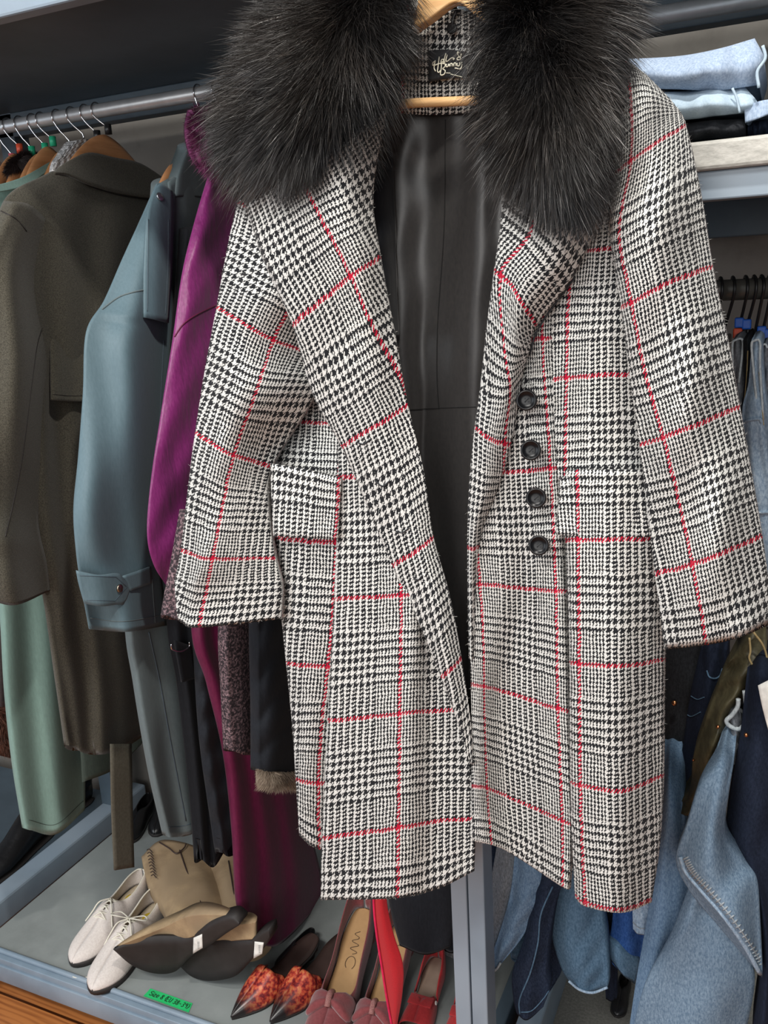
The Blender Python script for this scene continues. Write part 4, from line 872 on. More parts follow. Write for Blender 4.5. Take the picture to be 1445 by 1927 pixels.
patch('hem', [[(824,1690,0),(870,1690,0)],[(828,1770,0),(866,1780,.01)],[(836,1800,0),(864,1812,.01)]], M_knit, ('Y', .34), 10, 14, g, back=(0, .02, 0))
g = thing('red_scarf', on(735, 1910, ('Y', .06)), 'bright red cloth strip with a hot pink edge hanging over the rose shoes', 'scarf')
patch('cloth', [[(703,1640,0),(716,1640,.01),(727,1640,0)],[(703,1698,0),(716,1698,.01),(728,1698,0)],[(708,1753,0),(724,1755,.01),(740,1756,0)],[(720,1830,0),(740,1825,.012),(758,1815,0)],[(728,1880,0),(744,1878,.01),(757,1870,0)],[(738,1935,0),(742,1935,.005),(746,1935,0)]], M_red, ('Y', .07), 12, 40, g, back=(0, .006, 0))
mb = MB(); mb.tube(pline([(703,1640),(703,1698),(708,1753),(720,1830),(728,1880),(738,1935)], ('Y', .07), .004), .0022, 8, 6); mb.build('edge_binding', M_pink, g, True)

# ================================================================== shoes
SZ = 0.118
def frame(toe, heel, z=SZ):
    T, H = on(*toe, ('Z', z)), on(*heel, ('Z', z)); d = T-H; d[2] = 0; Ln = np.linalg.norm(d); return H, math.atan2(d[1], d[0]), Ln
def shoe_root(name, label, cat, toe, heel, group=None, roll_=0, z=SZ, Ln=None):
    H, a, L = frame(toe, heel, z); print('SHOE', label[:30], 'len %.3f' % L, H)
    t = thing(name, H, label, cat, group); t.rotation_euler = (roll_, 0, a)
    return t, (Ln or L)
def shell(name, st, m, parent, n=10, th=.002):
    """upper built from stations (x, half width, bottom z, rim z, rim half opening)"""
    A = catmull(np.array(st, float), np.linspace(0, len(st)-1, (len(st)-1)*4+1)); A[:, 1] = np.maximum(A[:, 1], .0005); A[:, 4] = np.maximum(A[:, 4], 0)
    V = []; F = []; k = len(A)
    for sg in (-1, 1):
        b = len(V)
        for (x, w, z0, h, r) in A:
            for q in range(n+1):
                an = q/n*pi/2; V.append((x, sg*(r+(w-r)*math.cos(an)**.8), z0+(h-z0)*math.sin(an)**.9))
        for i in range(k-1):
            for q in range(n):
                f = (b+i*(n+1)+q, b+(i+1)*(n+1)+q, b+(i+1)*(n+1)+q+1, b+i*(n+1)+q+1); F.append(f if sg < 0 else f[::-1])
    o = make(name, V, F, m, parent, True, local=True); solid(o, th, 0); return o
def slab(name, st, m, parent, th=.004, inset=1.0, dz=0.0, xr=None):
    A = catmull(np.array(st, float), np.linspace(0, len(st)-1, (len(st)-1)*4+1))
    if xr: A = A[(A[:, 0] >= xr[0]) & (A[:, 0] <= xr[1])]
    rings = []
    for (x, w, z) in A[:, :3]:
        w = max(w*inset, .0006); z += dz
        rings.append([(x, -w, z), (x, -w*.5, z), (x, w*.5, z), (x, w, z), (x, w, z-th), (x, -w, z-th)])
    return MB().loft(rings).build(name, m, parent, True, local=True)
def lace(mb, p, q, bow=.006): mb.tube([p, ((p[0]+q[0])/2, (p[1]+q[1])/2, (p[2]+q[2])/2+bow), q], .0016, 6, 4)
def white_shoe(label, toe, heel, bow_):
    t, L = shoe_root('lace_up_shoe', label, 'shoe', toe, heel, 'off-white lace-up shoes'); k = L/.285
    sc = lambda rows: [[c[0]*k, c[1]*k]+[v*k for v in c[2:]] for c in rows]
    out = [(0,.004,.014),(.008,.022,.014),(.05,.031,.014),(.11,.033,.014),(.18,.043,.012),(.23,.043,.012),(.265,.030,.014),(.282,.012,.016),(.286,.001,.017)]
    slab('sole', sc(out), M_sole, t, .014*k, 1.04)
    slab('insole', sc(out), M_insole, t, .003*k, .88, .004*k, (0, .17*k))
    slab('heel_block', sc([(0,.020,.012),(.03,.029,.012),(.07,.030,.012)]), M_sole, t, .012*k, 1.0)
    mb = MB(); mb.disc((.055*k, 0, .0185*k), (0, 0.001, 1), .016*k, .001); mb.build('insole_print', M_yel, t, True, True)
    shell('upper', sc([(-.004,.002,.014,.064,.0015),(.003,.020,.014,.064,.012),(.03,.031,.014,.060,.021),(.07,.033,.014,.052,.023),(.105,.034,.014,.054,.018),(.125,.036,.014,.066,.010),(.145,.038,.014,.067,.004),(.17,.041,.013,.060,.0),(.20,.044,.013,.050,0),(.235,.042,.013,.041,0),(.262,.031,.014,.034,0),(.280,.014,.015,.026,0),(.287,.002,.016,.019,0)]), M_ivory, t)
    mb = MB(); rim = sc([(-.003,.0015,.064),(.003,.013,.064),(.03,.022,.060),(.07,.024,.052),(.105,.019,.054),(.125,.011,.066)])
    for sg in (-1, 1): mb.tube([(r[0], sg*r[1], r[2]) for r in rim], .002*k, 6, 3)
    mb.build('rim_piping', M_lace, t, True, True)
    mb = MB(); ey = []
    for i in range(4):
        x = (.125+i*.018)*k; z = (.0640-.0035*i)*k
        for sg in (-1, 1):
            p = np.array((x, sg*(.017+.001*i)*k, z-.004*k)); ey.append(p); mb.disc(p, (0.1, sg*.5, .85), .0035*k, .0015*k, 14)
    mb.build('eyelet', M_wire, t, True, True)
    mb = MB()
    for i in range(4):
        lace(mb, ey[2*i]+[0, 0, .003], ey[2*i+1]+[0, 0, .003])
        if i < 3: lace(mb, ey[2*i]+[0, 0, .004], ey[2*i+3]+[0, 0, .004], .009); lace(mb, ey[2*i+1]+[0, 0, .004], ey[2*i+2]+[0, 0, .004], .008)
    c = np.array((.128*k, 0, .075*k))
    for sg in (-1, 1):
        if bow_:
            mb.tube([c, c+[.012, sg*.022, .012], c+[.002, sg*.045, .004], c+[-.012, sg*.030, .002], c], .0015, 6, 5)
        mb.tube([c, c+[.02, sg*.016, .002], c+[.035, sg*.026, -.014], c+[.05, sg*.036, -.035 if bow_ else -.03]], .0015, 6, 5)
    mb.build('lace', M_lace, t, True, True)
    return t
white_shoe('off-white lace-up shoe standing further left, yellow print on its insole', (139, 1822), (272, 1676), False)
white_shoe('off-white lace-up shoe in front, its lace tied in a bow, toe past the shelf lip', (177, 1874), (304, 1710), True)
# trailing lace end on the tray
g = thing('loose_shoelace', on(150, 1840, ('Z', SZ)), 'white lace end trailing onto the grey tray left of the front white shoe', 'shoelace')
mb = MB(); mb.tube(pline([(137,1838),(150,1841),(168,1838),(180,1831)], ('Z', SZ+.003)), .0014, 6, 5); mb.build('lace_end', M_lace, g, True)

# tan cowboy boots lying down, soles to the front
def boot(label, solepx, heelpx, vamp, shaft, seam, tagpx, dy=0.0, tip=0.0):
    t = thing('cowboy_boot', on(solepx[0][0]+60, solepx[0][1]+30, ('Z', SZ)), label, 'boot', 'tan cowboy boots')
    Yp = ('Y', .065+dy)
    def slabpx(name, top, bot, th, off):
        A = catmull(np.array(top, float), np.linspace(0, len(top)-1, 40)); B = catmull(np.array(bot, float), np.linspace(0, len(bot)-1, 40)); rings = []; off0 = off
        for i_, (a, b) in enumerate(zip(A, B)):
            m_ = (a+b)/2; off = off0+tip*max(0, 1-i_/24)**1.2*(name == 'sole')
            pts = [on(*a, Yp)-ray(*a)*off, on(*(a*.5+m_*.5), Yp)-ray(*m_)*(off+.003), on(*(b*.5+m_*.5), Yp)-ray(*m_)*(off+.003), on(*b, Yp)-ray(*b)*off]
            pts += [pts[3]+np.array([0, th, .001]), pts[0]+np.array([0, th, .001])]; rings.append(pts)
        return MB().loft(rings).build(name, M_sole, t, True)
    slabpx('sole', solepx[1], solepx[2], .006, .0)
    if heelpx: slabpx('heel', heelpx[0], heelpx[1], .03, .022)
    patch('vamp', vamp, M_boot, Yp, 30, 16, t, back=(0, .05, .0))
    patch('shaft', shaft, M_boot, ('Z', SZ+.085), 24, 30, t, lambda s, t_: .006*sin(t_*9+s*5)*sin(s*pi), back=(0, .0, -.075), edge=.5)
    mb = MB(); mb.tube(pline(seam, ('Z', SZ+.085), .026), .0016, 6, 5); mb.build('side_seam', M_brown, t, True)
    tg_ = patch('price_tag', tagpx, M_white, Yp, 4, 4, t, th=.001)
    x, y = tagpx[0][0][0], tagpx[0][0][1]; mb = MB()
    for i in range(5): mb.tube(pline([(x+7+i*.2, y+8+i*3), (x+11, y+8+i*3)], Yp, tagpx[0][0][2]+.0012), .0004, 4)
    mb.build('barcode', M_ink, tg_, True)
    return t
bt1 = boot('tan cowboy boot lying beside the white shoes, its dark pointed sole facing out',
     [(214,1785), [(213,1786),(249,1771),(291,1763),(335,1763),(358,1762),(374,1756)], [(213,1787),(249,1817),(291,1832),(328,1829),(353,1806),(370,1792)]],
     [[(366,1760),(395,1737),(432,1724),(450,1735)],[(372,1792),(396,1778),(425,1757),(450,1741)]],
     [[(216,1783,.09),(262,1764,.06),(310,1744,.005),(360,1722,.01),(436,1722,.012)],[(214,1787,.09),(260,1778,.05),(310,1770,.0),(350,1768,.0),(436,1734,.008)]],
     [[(266,1612,-.01),(300,1582,.02),(345,1585,.02),(385,1600,-.01)],[(280,1660,-.01),(315,1640,.025),(370,1640,.025),(408,1652,-.01)],[(306,1702,-.01),(335,1690,.025),(390,1685,.025),(424,1692,-.01)],[(316,1740,-.01),(345,1740,.02),(400,1735,.02),(440,1728,-.01)]],
     [(338,1600),(352,1640),(370,1680),(386,1720),(392,1738)],
     [[(364,1765,.026),(380,1758,.026)],[(363,1795,.026),(381,1784,.026)]], tip=.10)
mb = MB()
for i in range(9): mb.tube(pline([(276+i*1.0, 1600+i*6), (281+i*1.0, 1598+i*6), (286+i, 1604+i*6)], ('Z', SZ+.085), .022), .0012, 5, 3)
mb.tube(pline([(300,1585),(318,1596),(332,1606),(346,1596),(350,1588)], ('Z', SZ+.085), .03), .0018, 6, 4); mb.build('top_stitching', M_brown, bt1, True)
boot('tan cowboy boot lying behind the first, half under the plum skirt, dark sole facing out',
     [(336,1814), [(336,1814),(365,1786),(400,1770),(440,1766),(474,1768),(484,1770)], [(336,1816),(361,1838),(395,1846),(440,1838),(466,1815),(482,1795)]],
     [[(474,1768),(490,1755),(505,1748)],[(482,1798),(500,1780),(508,1765)]],
     [[(350,1795,.0),(385,1768,.0),(430,1745,.005),(480,1735,.01)],[(345,1808,.0),(385,1785,.0),(430,1772,.0),(480,1768,.01)]],
     [[(390,1618,-.01),(420,1600,.02),(455,1605,.02),(490,1625,-.01)],[(402,1660,-.01),(430,1655,.025),(465,1655,.025),(500,1665,-.01)],[(412,1720,-.01),(440,1718,.025),(475,1715,.025),(508,1712,-.01)],[(420,1758,-.01),(448,1755,.02),(480,1752,.02),(510,1748,-.01)]],
     [(430,1620),(440,1680),(452,1750)],
     [[(479,1772,.026),(496,1774,.026)],[(477,1804,.026),(493,1795,.026)]], dy=.02)

def heeled(name, label, toe, heel, kind, group):
    t, L = shoe_root(name, label, 'shoe', toe, heel, group); k = L/.25
    sc = lambda rows: [[v*k for v in c] for c in rows]
    hh = {'mule': .035, 'bow': .05, 'peep': .05}[kind]
    lift = lambda x: hh*max(0, 1-x/.15)**1.2
    if kind == 'mule': wd = [(0,.003),(.006,.018),(.04,.029),(.08,.027),(.12,.031),(.16,.037),(.19,.035),(.22,.022),(.243,.008),(.252,.0015)]
    elif kind == 'bow': wd = [(0,.003),(.006,.018),(.04,.028),(.08,.026),(.12,.031),(.16,.038),(.19,.040),(.22,.034),(.24,.020),(.25,.003)]
    else: wd = [(0,.003),(.006,.019),(.04,.029),(.08,.027),(.12,.032),(.16,.038),(.19,.040),(.22,.034),(.24,.020),(.25,.003)]
    kw = .80 if kind == 'bow' else 1.0
    out = [(x, w_*kw, .006+lift(x)) for x, w_ in wd]
    slab('sole', sc(out), M_sole, t, .006*k, 1.0)
    ins = {'mule': M_brown, 'bow': M_tan, 'peep': M_taupe}[kind]
    slab('insole', sc(out), ins, t, .002*k, .93, .003*k)
    mb = MB(); z1 = (.0+lift(.052))*k
    mb.loft([[(k*(.026+a*s_*.022), k*b*s_*.022, z) for a, b in [(math.cos(q), math.sin(q)) for q in np.linspace(0, 2*pi, 12, endpoint=False)]] for z, s_ in ((0, .62), (z1*.5, .7), (z1, 1.05))])
    mb.build('heel', M_brown if kind != 'bow' else M_rose, t, True, True)
    if kind == 'mule':
        shell('upper', sc([(.125,.034,.012,.034,.024),(.140,.037,.010,.046,.012),(.150,.038,.008,.060,.003),(.165,.038,.006,.054,0),(.19,.034,.006,.042,0),(.22,.021,.006,.028,0),(.243,.008,.006,.016,0),(.253,.0012,.006,.010,0)]), M_mule, t)
    elif kind == 'bow':
        st = [(-.003,.0015,.006+hh,.058+hh,.001),(.004,.019,.006+hh,.056+hh,.014),(.04,.029,.006+lift(.04),.040+lift(.04),.024),(.09,.028,.006+lift(.09),.032+lift(.09),.025),(.13,.032,.006+lift(.13),.032+lift(.13),.027),(.155,.037,.006,.040,.014),(.168,.039,.006,.044,0),(.19,.040,.006,.040,0),(.22,.034,.006,.031,0),(.24,.020,.006,.022,0),(.251,.002,.006,.010,0)]
        shell('upper', sc([(a_[0], a_[1]*kw, a_[2], a_[3], a_[4]*kw) for a_ in st]), M_rose, t)
        bow = thing_child = MB()
        for sg in (-1, 1):
            R = []
            for q, w_, h_ in ((0,.006,.004),(.25,.010,.007),(.6,.016,.009),(.9,.018,.007),(1.05,.014,.002)):
                y = sg*q*.029; c = np.array((.164, y, .050-.014*q**2)); R.append([c+np.array((w_*math.cos(a_), 0, h_*math.sin(a_)+.002*math.sin(3*a_))) for a_ in np.linspace(0, 2*pi, 16, endpoint=False)])
            bow.loft([[p*k for p in r] for r in R])
        bo = bow.build('bow', M_rose, t, True, True)
        mb = MB(); mb.tube([(.152*k,0,.050*k),(.163*k,0,.057*k),(.176*k,0,.049*k)], .0042*k, 10, 4); mb.build('bow_band', M_crystal, bo, True, True)
        zz = lambda x: (.0100+lift(x))*k
        mb = MB(); mb.tube([(k*(.078+.009*math.cos(a_)), k*.007*math.sin(a_), zz(.078+.009*math.cos(a_))) for a_ in np.linspace(.6, 5.6, 14)], .0005, 5, 2)
        mb.tube([(k*x, k*.0055*sin(x*620)*(1 if x > .045 else .7), zz(x)) for x in np.linspace(.066, .034, 30)], .0005, 5, 2)
        mb.build('insole_script', M_brown, t, True, True)
    else:
        shell('counter', sc([(-.003,.0015,.006+hh,.064+hh,.001),(.004,.020,.006+hh,.062+hh,.013),(.04,.030,.006+lift(.04),.046+lift(.04),.023),(.07,.030,.006+lift(.07),.036+lift(.07),.024),(.10,.030,.006+lift(.10),.026+lift(.10),.027)]), M_redsh, t)
        shell('vamp', sc([(.105,.030,.006,.040,.022),(.120,.033,.006,.046,.012),(.132,.035,.006,.050,.002),(.155,.038,.006,.046,0),(.175,.040,.006,.040,.0),(.19,.040,.006,.036,0)]), M_redsh, t)
        shell('toe_strap', sc([(.205,.038,.006,.030,.010),(.225,.033,.006,.026,.008),(.24,.021,.006,.018,.004),(.251,.002,.006,.010,.0)]), M_redsh, t)
        patchmb = MB(); patchmb.box((.118*k, -.030*k, .046*k), (.150*k, .030*k, .050*k)); bevel(patchmb.build('strap_overlay', M_redsh, t, True, True), .003)
        mb = MB(); mb.disc((.122*k, .034*k, .040*k), (0, 1, .3), .005*k, .002*k, 14); mb.build('buckle_stud', M_white, t, True, True)
    return t
heeled('pointed_mule', 'left pointed orange mottled mule with a burnt black toe', (438,1918), (596,1788), 'mule', 'pointed orange mules')
heeled('pointed_mule', 'right pointed orange mottled mule, touching the rose shoe', (511,1926), (655,1786), 'mule', 'pointed orange mules')
heeled('bow_shoe', 'rose suede bow shoe with the full tan insole showing, left of the red cloth', (585,2045), (690,1772), 'bow', 'rose suede bow shoes')
heeled('bow_shoe', 'rose suede bow shoe partly behind the hanging red cloth', (672,2045), (762,1795), 'bow', 'rose suede bow shoes')
heeled('peep_toe_shoe', 'red suede peep-toe shoe with taupe insole, right of the hanging red cloth', (762,1985), (826,1838), 'peep', 'red peep-toe shoes')
heeled('peep_toe_shoe', 'red suede peep-toe shoe cut off by the steel post', (850,2010), (893,1858), 'peep', 'red peep-toe shoes')
# black shoes and boots in the shade
def simple_shoe(label, toe, heel, m=M_blk_leather, z=SZ, name='black_shoe', group=None):
    t, L = shoe_root(name, label, 'shoe', toe, heel, group, z=z); k = L/.27; sc = lambda rows: [[v*k for v in c] for c in rows]
    out = [(0,.004,.012),(.008,.022,.012),(.06,.031,.012),(.12,.033,.012),(.19,.042,.012),(.24,.038,.012),(.268,.015,.012),(.272,.001,.012)]
    slab('sole', sc(out), M_sole, t, .012*k, 1.04)
    shell('upper', sc([(-.004,.002,.012,.075,.0015),(.004,.022,.012,.074,.014),(.04,.033,.012,.068,.024),(.09,.034,.012,.066,.020),(.12,.036,.012,.072,.008),(.14,.038,.012,.068,0),(.18,.042,.012,.055,0),(.23,.039,.012,.044,0),(.262,.020,.012,.030,0),(.273,.002,.012,.018,0)]), m, t)
simple_shoe('black leather shoe in the shade behind the tan boots, left one', (238,1590), (285,1520))
simple_shoe('black leather shoe in the shade behind the tan boots, right one', (292,1575), (335,1500))
simple_shoe('shiny black shoe under the bright blue rolled jeans', (1160,1915), (1178,1848), z=.107)
for lb, toe, heel in (('black leather boot on the neighbouring shelf, nearest the left frame edge', (-20,1660), (95,1560)), ('black leather boot on the neighbouring shelf, behind the front one', (30,1590), (170,1500))):
    t, L = shoe_root('black_boot', lb, 'boot', toe, heel, 'black boots in the neighbouring bay', z=.112); k = .9
    V = MB(); R = []
    for x, w_, z0, h in ((0,.02,0,.10),(.03,.034,0,.12),(.09,.036,0,.115),(.15,.040,0,.075),(.21,.042,0,.05),(.255,.028,0,.035),(.275,.006,.004,.02)):
        R.append([(x*k, w_*math.cos(a_)*k, (z0+max(0, (h-z0)*(.5+.5*math.sin(a_))))*k) for a_ in np.linspace(0, 2*pi, 16, endpoint=False)])
    V.loft(R); V.build('foot', M_blk_leather, t, True, True)
    V = MB(); V.tube([(.04*k, 0, .07*k), (.02*k, .0, .16*k), (-.03*k, .02, .21*k), (-.10*k, .05, .22*k)], [.04, .045, .045, .04], 16, 5); V.build('shaft', M_blk_leather, t, True, True)
    slab('sole', [[v*k for v in r] for r in [(0,.02,.004),(.03,.034,.004),(.1,.036,.004),(.2,.044,.004),(.26,.03,.004),(.28,.004,.004)]], M_sole, t, .004)
simple_shoe('black shoe heel in the shade between the orange mule and the tan boot', (520,1830), (590,1770))

# green tape label
g = thing('tape_label', on(325, 1888, ('Z', SZ)), 'green handwritten size label taped to the front of the grey shoe shelf', 'label')
A = [on(x, y, ('Z', SZ+.0012)) for x, y in ((283,1860),(362,1888),(355,1905),(270,1874))]
c0, c1, c2, c3 = A
n_ = 16; V = []; F = []
for i in range(n_+1):
    q = i/n_; j = .0012*math.sin(i*7.3) if i in (0, n_) else 0
    p = c3*(1-q)+c2*q; r_ = c0*(1-q)+c1*q
    V += [p, r_, r_-np.array([0, 0, .0008]), p-np.array([0, 0, .0008])]
for i in range(n_):
    a = i*4; F += [(a, a+4, a+5, a+1), (a+1, a+5, a+6, a+2), (a+2, a+6, a+7, a+3), (a+3, a+7, a+4, a)]
F += [(0, 1, 2, 3), (n_*4, n_*4+3, n_*4+2, n_*4+1)]
make('tape', V, F, M_green, g, False)
dirr = c2-c3; upp = c0-c3; h_ = np.linalg.norm(upp)*.5
write('handwriting', 'Size 8 (EU 38-39)', c3+dirr*.07+upp*.27+np.array([0, 0, .0008]), dirr, upp, h_, M_ink, g, .0006, adv=np.linalg.norm(dirr)*.86/h_/14.2)

# ================================================================== folded jeans on the shelf
def folded(name, label, rows, m, plane, back, extra=None, cat='jeans'):
    t = thing(name, on(rows[-1][1][0], rows[-1][1][1], plane), label, cat)
    patch('folded_cloth', rows, m, plane, 30, 16, t, lambda s, q: .012*sin(q*pi)+.004*sin(s*13+q*3)+.003*sin(s*29), back=back, edge=.7)
    if extra: extra(t)
    return t
FP = ('Y', .06)
def e1(t):
    mb = MB(); mb.tube(pline([(1435,86),(1440,110),(1425,135),(1428,165)], FP, .03), .0018, 8, 5); mb.build('frayed_edge', D_pale, t, True)
folded('folded_jeans', 'folded pale blue jeans with a frayed edge, topmost of the shelf stack', [[(1150,112,0),(1270,106,.01),(1350,92,.01),(1420,72,0)],[(1150,140,0),(1270,138,.03),(1350,130,.03),(1438,112,0)],[(1150,165,0),(1270,168,.02),(1350,170,.02),(1428,160,0)]], D_light, FP, (0, .2, 0), e1)
def e2(t):
    mb = MB(); mb.tube(pline([(1378,166),(1386,185),(1392,212)], FP, .030), .0014, 8, 5); mb.build('hem_seam', D_pale, t, True)
    patch('loose_leg', [[(1400,200,.02),(1430,190,.02),(1455,186,.02)],[(1402,232,.02),(1430,222,.025),(1455,212,.02)]], D_light, FP, 12, 8, t, back=(0, .05, 0))
folded('folded_jeans', 'folded ice blue jeans in the middle of the shelf stack', [[(1150,175,0),(1280,172,.01),(1350,165,.01),(1402,164,0)],[(1150,200,0),(1280,200,.03),(1350,195,.03),(1426,195,0)],[(1150,226,0),(1280,226,.02),(1350,218,.02),(1408,212,0)]], D_pale, FP, (0, .2, 0), e2)
folded('folded_jeans', 'folded black jeans at the bottom of the shelf stack', [[(1150,236,0),(1280,232,.01),(1340,226,.01),(1402,224,0)],[(1150,250,0),(1280,248,.02),(1340,244,.02),(1402,240,0)],[(1150,282,0),(1280,268,.015),(1340,262,.01),(1402,258,0)]], D_black, FP, (0, .2, 0))
folded('folded_jeans', 'second pair of folded black jeans, beyond the right end of the first', [[(1404,232,0),(1430,226,.01),(1460,222,0)],[(1406,244,0),(1430,240,.01),(1460,236,0)],[(1406,257,0),(1430,254,.01),(1460,250,0)]], D_navy, ('Y', .08), (0, .2, 0))

# ================================================================== hangers and jeans on the right rail
RJ = 1.464
def black_hanger(px, label, ex, ey, clip=None, clippos=None, grp='black hook hangers on the jeans rail'):
    c = on(px, 550, ('Y', RY)); t = thing('trouser_hanger', (c[0], RY, RJ-.09), label, 'hanger', grp)
    X = c[0]; P = []
    for a in np.linspace(160, -35, 10):
        q = math.radians(a); P.append(np.array([X+.004, RY+.0195*math.cos(q), RJ+.0195*math.sin(q)]))
    P = [np.array([X+(.004 if i > 5 else -.004), p[1], p[2]]) for i, p in enumerate(P)][::-1]
    P = [np.array([X-.004, RY+.018, RJ-.006]), np.array([X-.002, RY+.012, RJ+.015]), np.array([X, RY, RJ+.0185]), np.array([X+.003, RY-.014, RJ+.013]), np.array([X+.004, RY-.0185, RJ]), np.array([X+.002, RY-.015, RJ-.014])]
    e = on(ex, ey, ('Y', RY)); P += [P[-1]*.45+e*.55, e, e+np.array([0, 0, -.02])]
    mb = MB(); mb.tube(P, .0024, 8, 4); mb.build('hook', M_blackwire, t, True)
    if clip:
        q = on(*clippos, ('Y', RY-.004)); mb = MB(); mb.box(q-[.0065, .007, .0075], q+[.0065, .007, .0075]); bevel(mb.build('size_clip', clip, t), .002)
    mb = MB(); mb.box(e+np.array([-.004, -.09, -.034]), e+np.array([.004, .12, -.018])); bevel(mb.build('hanger_bar', M_blackwire, t), .003)
    return t
black_hanger(1355, 'black hanger hook furthest left on the jeans rail, half hidden by the checked sleeve', 1352, 590)
black_hanger(1378, 'black hanger hook second from the left, with the orange marker', 1364, 615, M_orange, (1388, 627))
black_hanger(1402, 'black hanger hook with the left blue clip', 1394, 604, M_blue, (1391, 607))
black_hanger(1418, 'black hanger hook with the right half of the blue double clip', 1408, 606, M_blue, (1405, 610))
black_hanger(1432, 'black hanger hook above the pale grey waistband', 1421, 625, M_blue, (1433, 623))
black_hanger(1447, 'black hanger hook at the right edge of the photo', 1436, 622, M_blue, (1446, 628))

def wr(seed, amp=.006, n=7):
    g = np.random.default_rng(seed); K = [(g.uniform(-7, 7), g.uniform(4, 26), g.uniform(0, 6.3), g.uniform(.4, 1), g.uniform(0, 6.3)) for _ in range(n)]
    def f(s, t):
        r_ = 0
        for a, b, c, d, e in K: r_ = r_+d*np.abs(sin(s*a+t*b*.5+c+.7*sin(t*5+e)))**1.6*(0.5+0.5*sin(t*b*.23+s*3+e))
        return amp*(r_/n*2.2-.6)*np.clip(sin(s*pi)*3, 0, 1)
    return f
_wc = [100]
def jeans(name, label, rows, m, plane, back, fold=None, cat='jeans', nu=24, nv=50, extras=(), part='leg', grp=None):
    mid = rows[-1][len(rows[-1])//2]
    t = thing(name, on(mid[0], mid[1], plane), label, cat, grp)
    _wc[0] += 1; w_ = wr(_wc[0], .012); f0 = fold or (lambda s, t_: 0)
    pt_ = patch(part, rows, m, plane, nu, nv, t, lambda s, t_: f0(s, t_)+w_(s, t_), back=back, edge=.5)
    for nm, pts, off, r, mm in extras:
        if nm in ('waistband_edge', 'pocket_edge', 'frayed_hem') or seam(pt_, pts, r, mm, nm, t) is None:
            mb = MB(); mb.tube(pline(pts, plane, off), r, 8, 5); mb.build(nm, mm, t, True)
    return t
JY = ('Y', .22)
jeans('grey_jeans', 'grey jeans with pale hemmed waistband hanging beside the checked sleeve', [[(1378,640,0),(1388,636,.01),(1399,640,0)],[(1380,700,0),(1392,700,.012),(1404,700,0)],[(1380,800,0),(1396,800,.012),(1412,800,0)],[(1385,960,0),(1402,960,.012),(1420,960,0)],[(1395,1150,0),(1410,1150,.012),(1430,1150,0)]], D_grey, JY, (0, .22, 0),
      extras=(('waistband_edge', [(1379,700),(1378,650),(1384,640),(1397,640),(1396,670),(1390,720)], .012, .0016, M_edge),))
jeans('dark_trousers', 'very dark trousers folded between the grey jeans and the light washed jeans', [[(1398,640,0),(1405,638,.01),(1412,642,0)],[(1400,720,0),(1406,720,.012),(1412,720,0)],[(1394,780,0),(1402,780,.012),(1408,780,0)],[(1390,900,0),(1398,900,.01),(1404,900,0)]], D_black, ('Y', .20), (0, .22, 0), extras=(('side_stitch', [(1407,660),(1404,720),(1396,790)], .014, .0008, M_gthread),))
jeans('light_washed_jeans', 'light stone-washed jeans with belt loops hanging at the right photo edge', [[(1414,640,0),(1424,638,.01),(1434,645,0)],[(1408,720,0),(1424,720,.012),(1438,720,0)],[(1396,780,0),(1420,780,.02),(1446,780,0)],[(1404,900,0),(1428,900,.02),(1455,900,0)],[(1418,1020,0),(1438,1020,.02),(1460,1020,0)],[(1430,1180,0),(1445,1180,.02),(1465,1180,0)]], D_ltwash, ('Y', .18), (0, .24, 0), fsin(.004, 9),
      extras=(('waistband_edge', [(1425,770),(1418,700),(1414,650),(1420,641),(1430,644),(1430,690),(1436,790)], .014, .0016, M_edge),('belt_loop', [(1396,800),(1405,792),(1428,788),(1433,795)], .028, .0026, D_ltwash),('belt_loop', [(1426,966),(1440,964),(1450,965)], .028, .0028, D_ltwash),('side_stitch', [(1428,700),(1433,760),(1437,800)], .026, .0007, M_gthread)))
jeans('slim_grey_jeans', 'dark grey jeans with a pale edge, rightmost on the upper jeans rail', [[(1434,650,0),(1440,646,.01),(1452,650,0)],[(1436,750,0),(1446,750,.01),(1460,750,0)],[(1440,900,0),(1450,900,.01),(1466,900,0)]], D_grey, ('Y', .24), (0, .2, 0), extras=(('waistband_edge', [(1437,780),(1434,700),(1434,655),(1440,648),(1444,655)], .012, .0014, M_edge),))
# lower tier
LP = ('Y', .12)
def rivet(t, px, py, plane, off, r=.004): mb = MB(); mb.disc(on(px, py, plane)-ray(px, py)*off, -ray(px, py), r, .002, 14, dome=.0015); mb.build('rivet', M_copper, t, True)
t = jeans('black_jeans', 'black jeans with a copper rivet hanging right under the checked cuff', [[(1235,1180,0),(1290,1180,.02),(1345,1180,0)],[(1240,1320,0),(1285,1320,.02),(1330,1320,0)],[(1240,1450,0),(1275,1450,.02),(1310,1450,0)],[(1235,1600,0),(1262,1600,.02),(1290,1600,0)]], D_black, ('Y', .17), (0, .15, 0), fsin(.006, 9))
rivet(t, 1269, 1323, ('Y', .17), .026)
t = jeans('indigo_jeans', 'dark indigo jeans with belt loops beside the olive waxed trousers', [[(1320,1215,0),(1345,1215,.02),(1368,1220,0)],[(1300,1300,0),(1335,1300,.03),(1365,1300,0)],[(1285,1400,0),(1320,1400,.03),(1350,1400,0)],[(1262,1560,0),(1300,1560,.03),(1330,1560,0)],[(1250,1640,0),(1280,1640,.03),(1310,1640,0)]], D_navy, ('Y', .14), (0, .15, 0), fsin(.006, 9),
      extras=(('belt_loop', [(1330,1262),(1334,1273),(1344,1277),(1354,1272),(1359,1258)], .03, .0012, D_teal),('waistband_seam', [(1300,1310),(1312,1316),(1325,1312)], .032, .0007, D_teal),('waistband_seam', [(1287,1340),(1300,1348),(1318,1340)], .032, .0007, D_teal)))
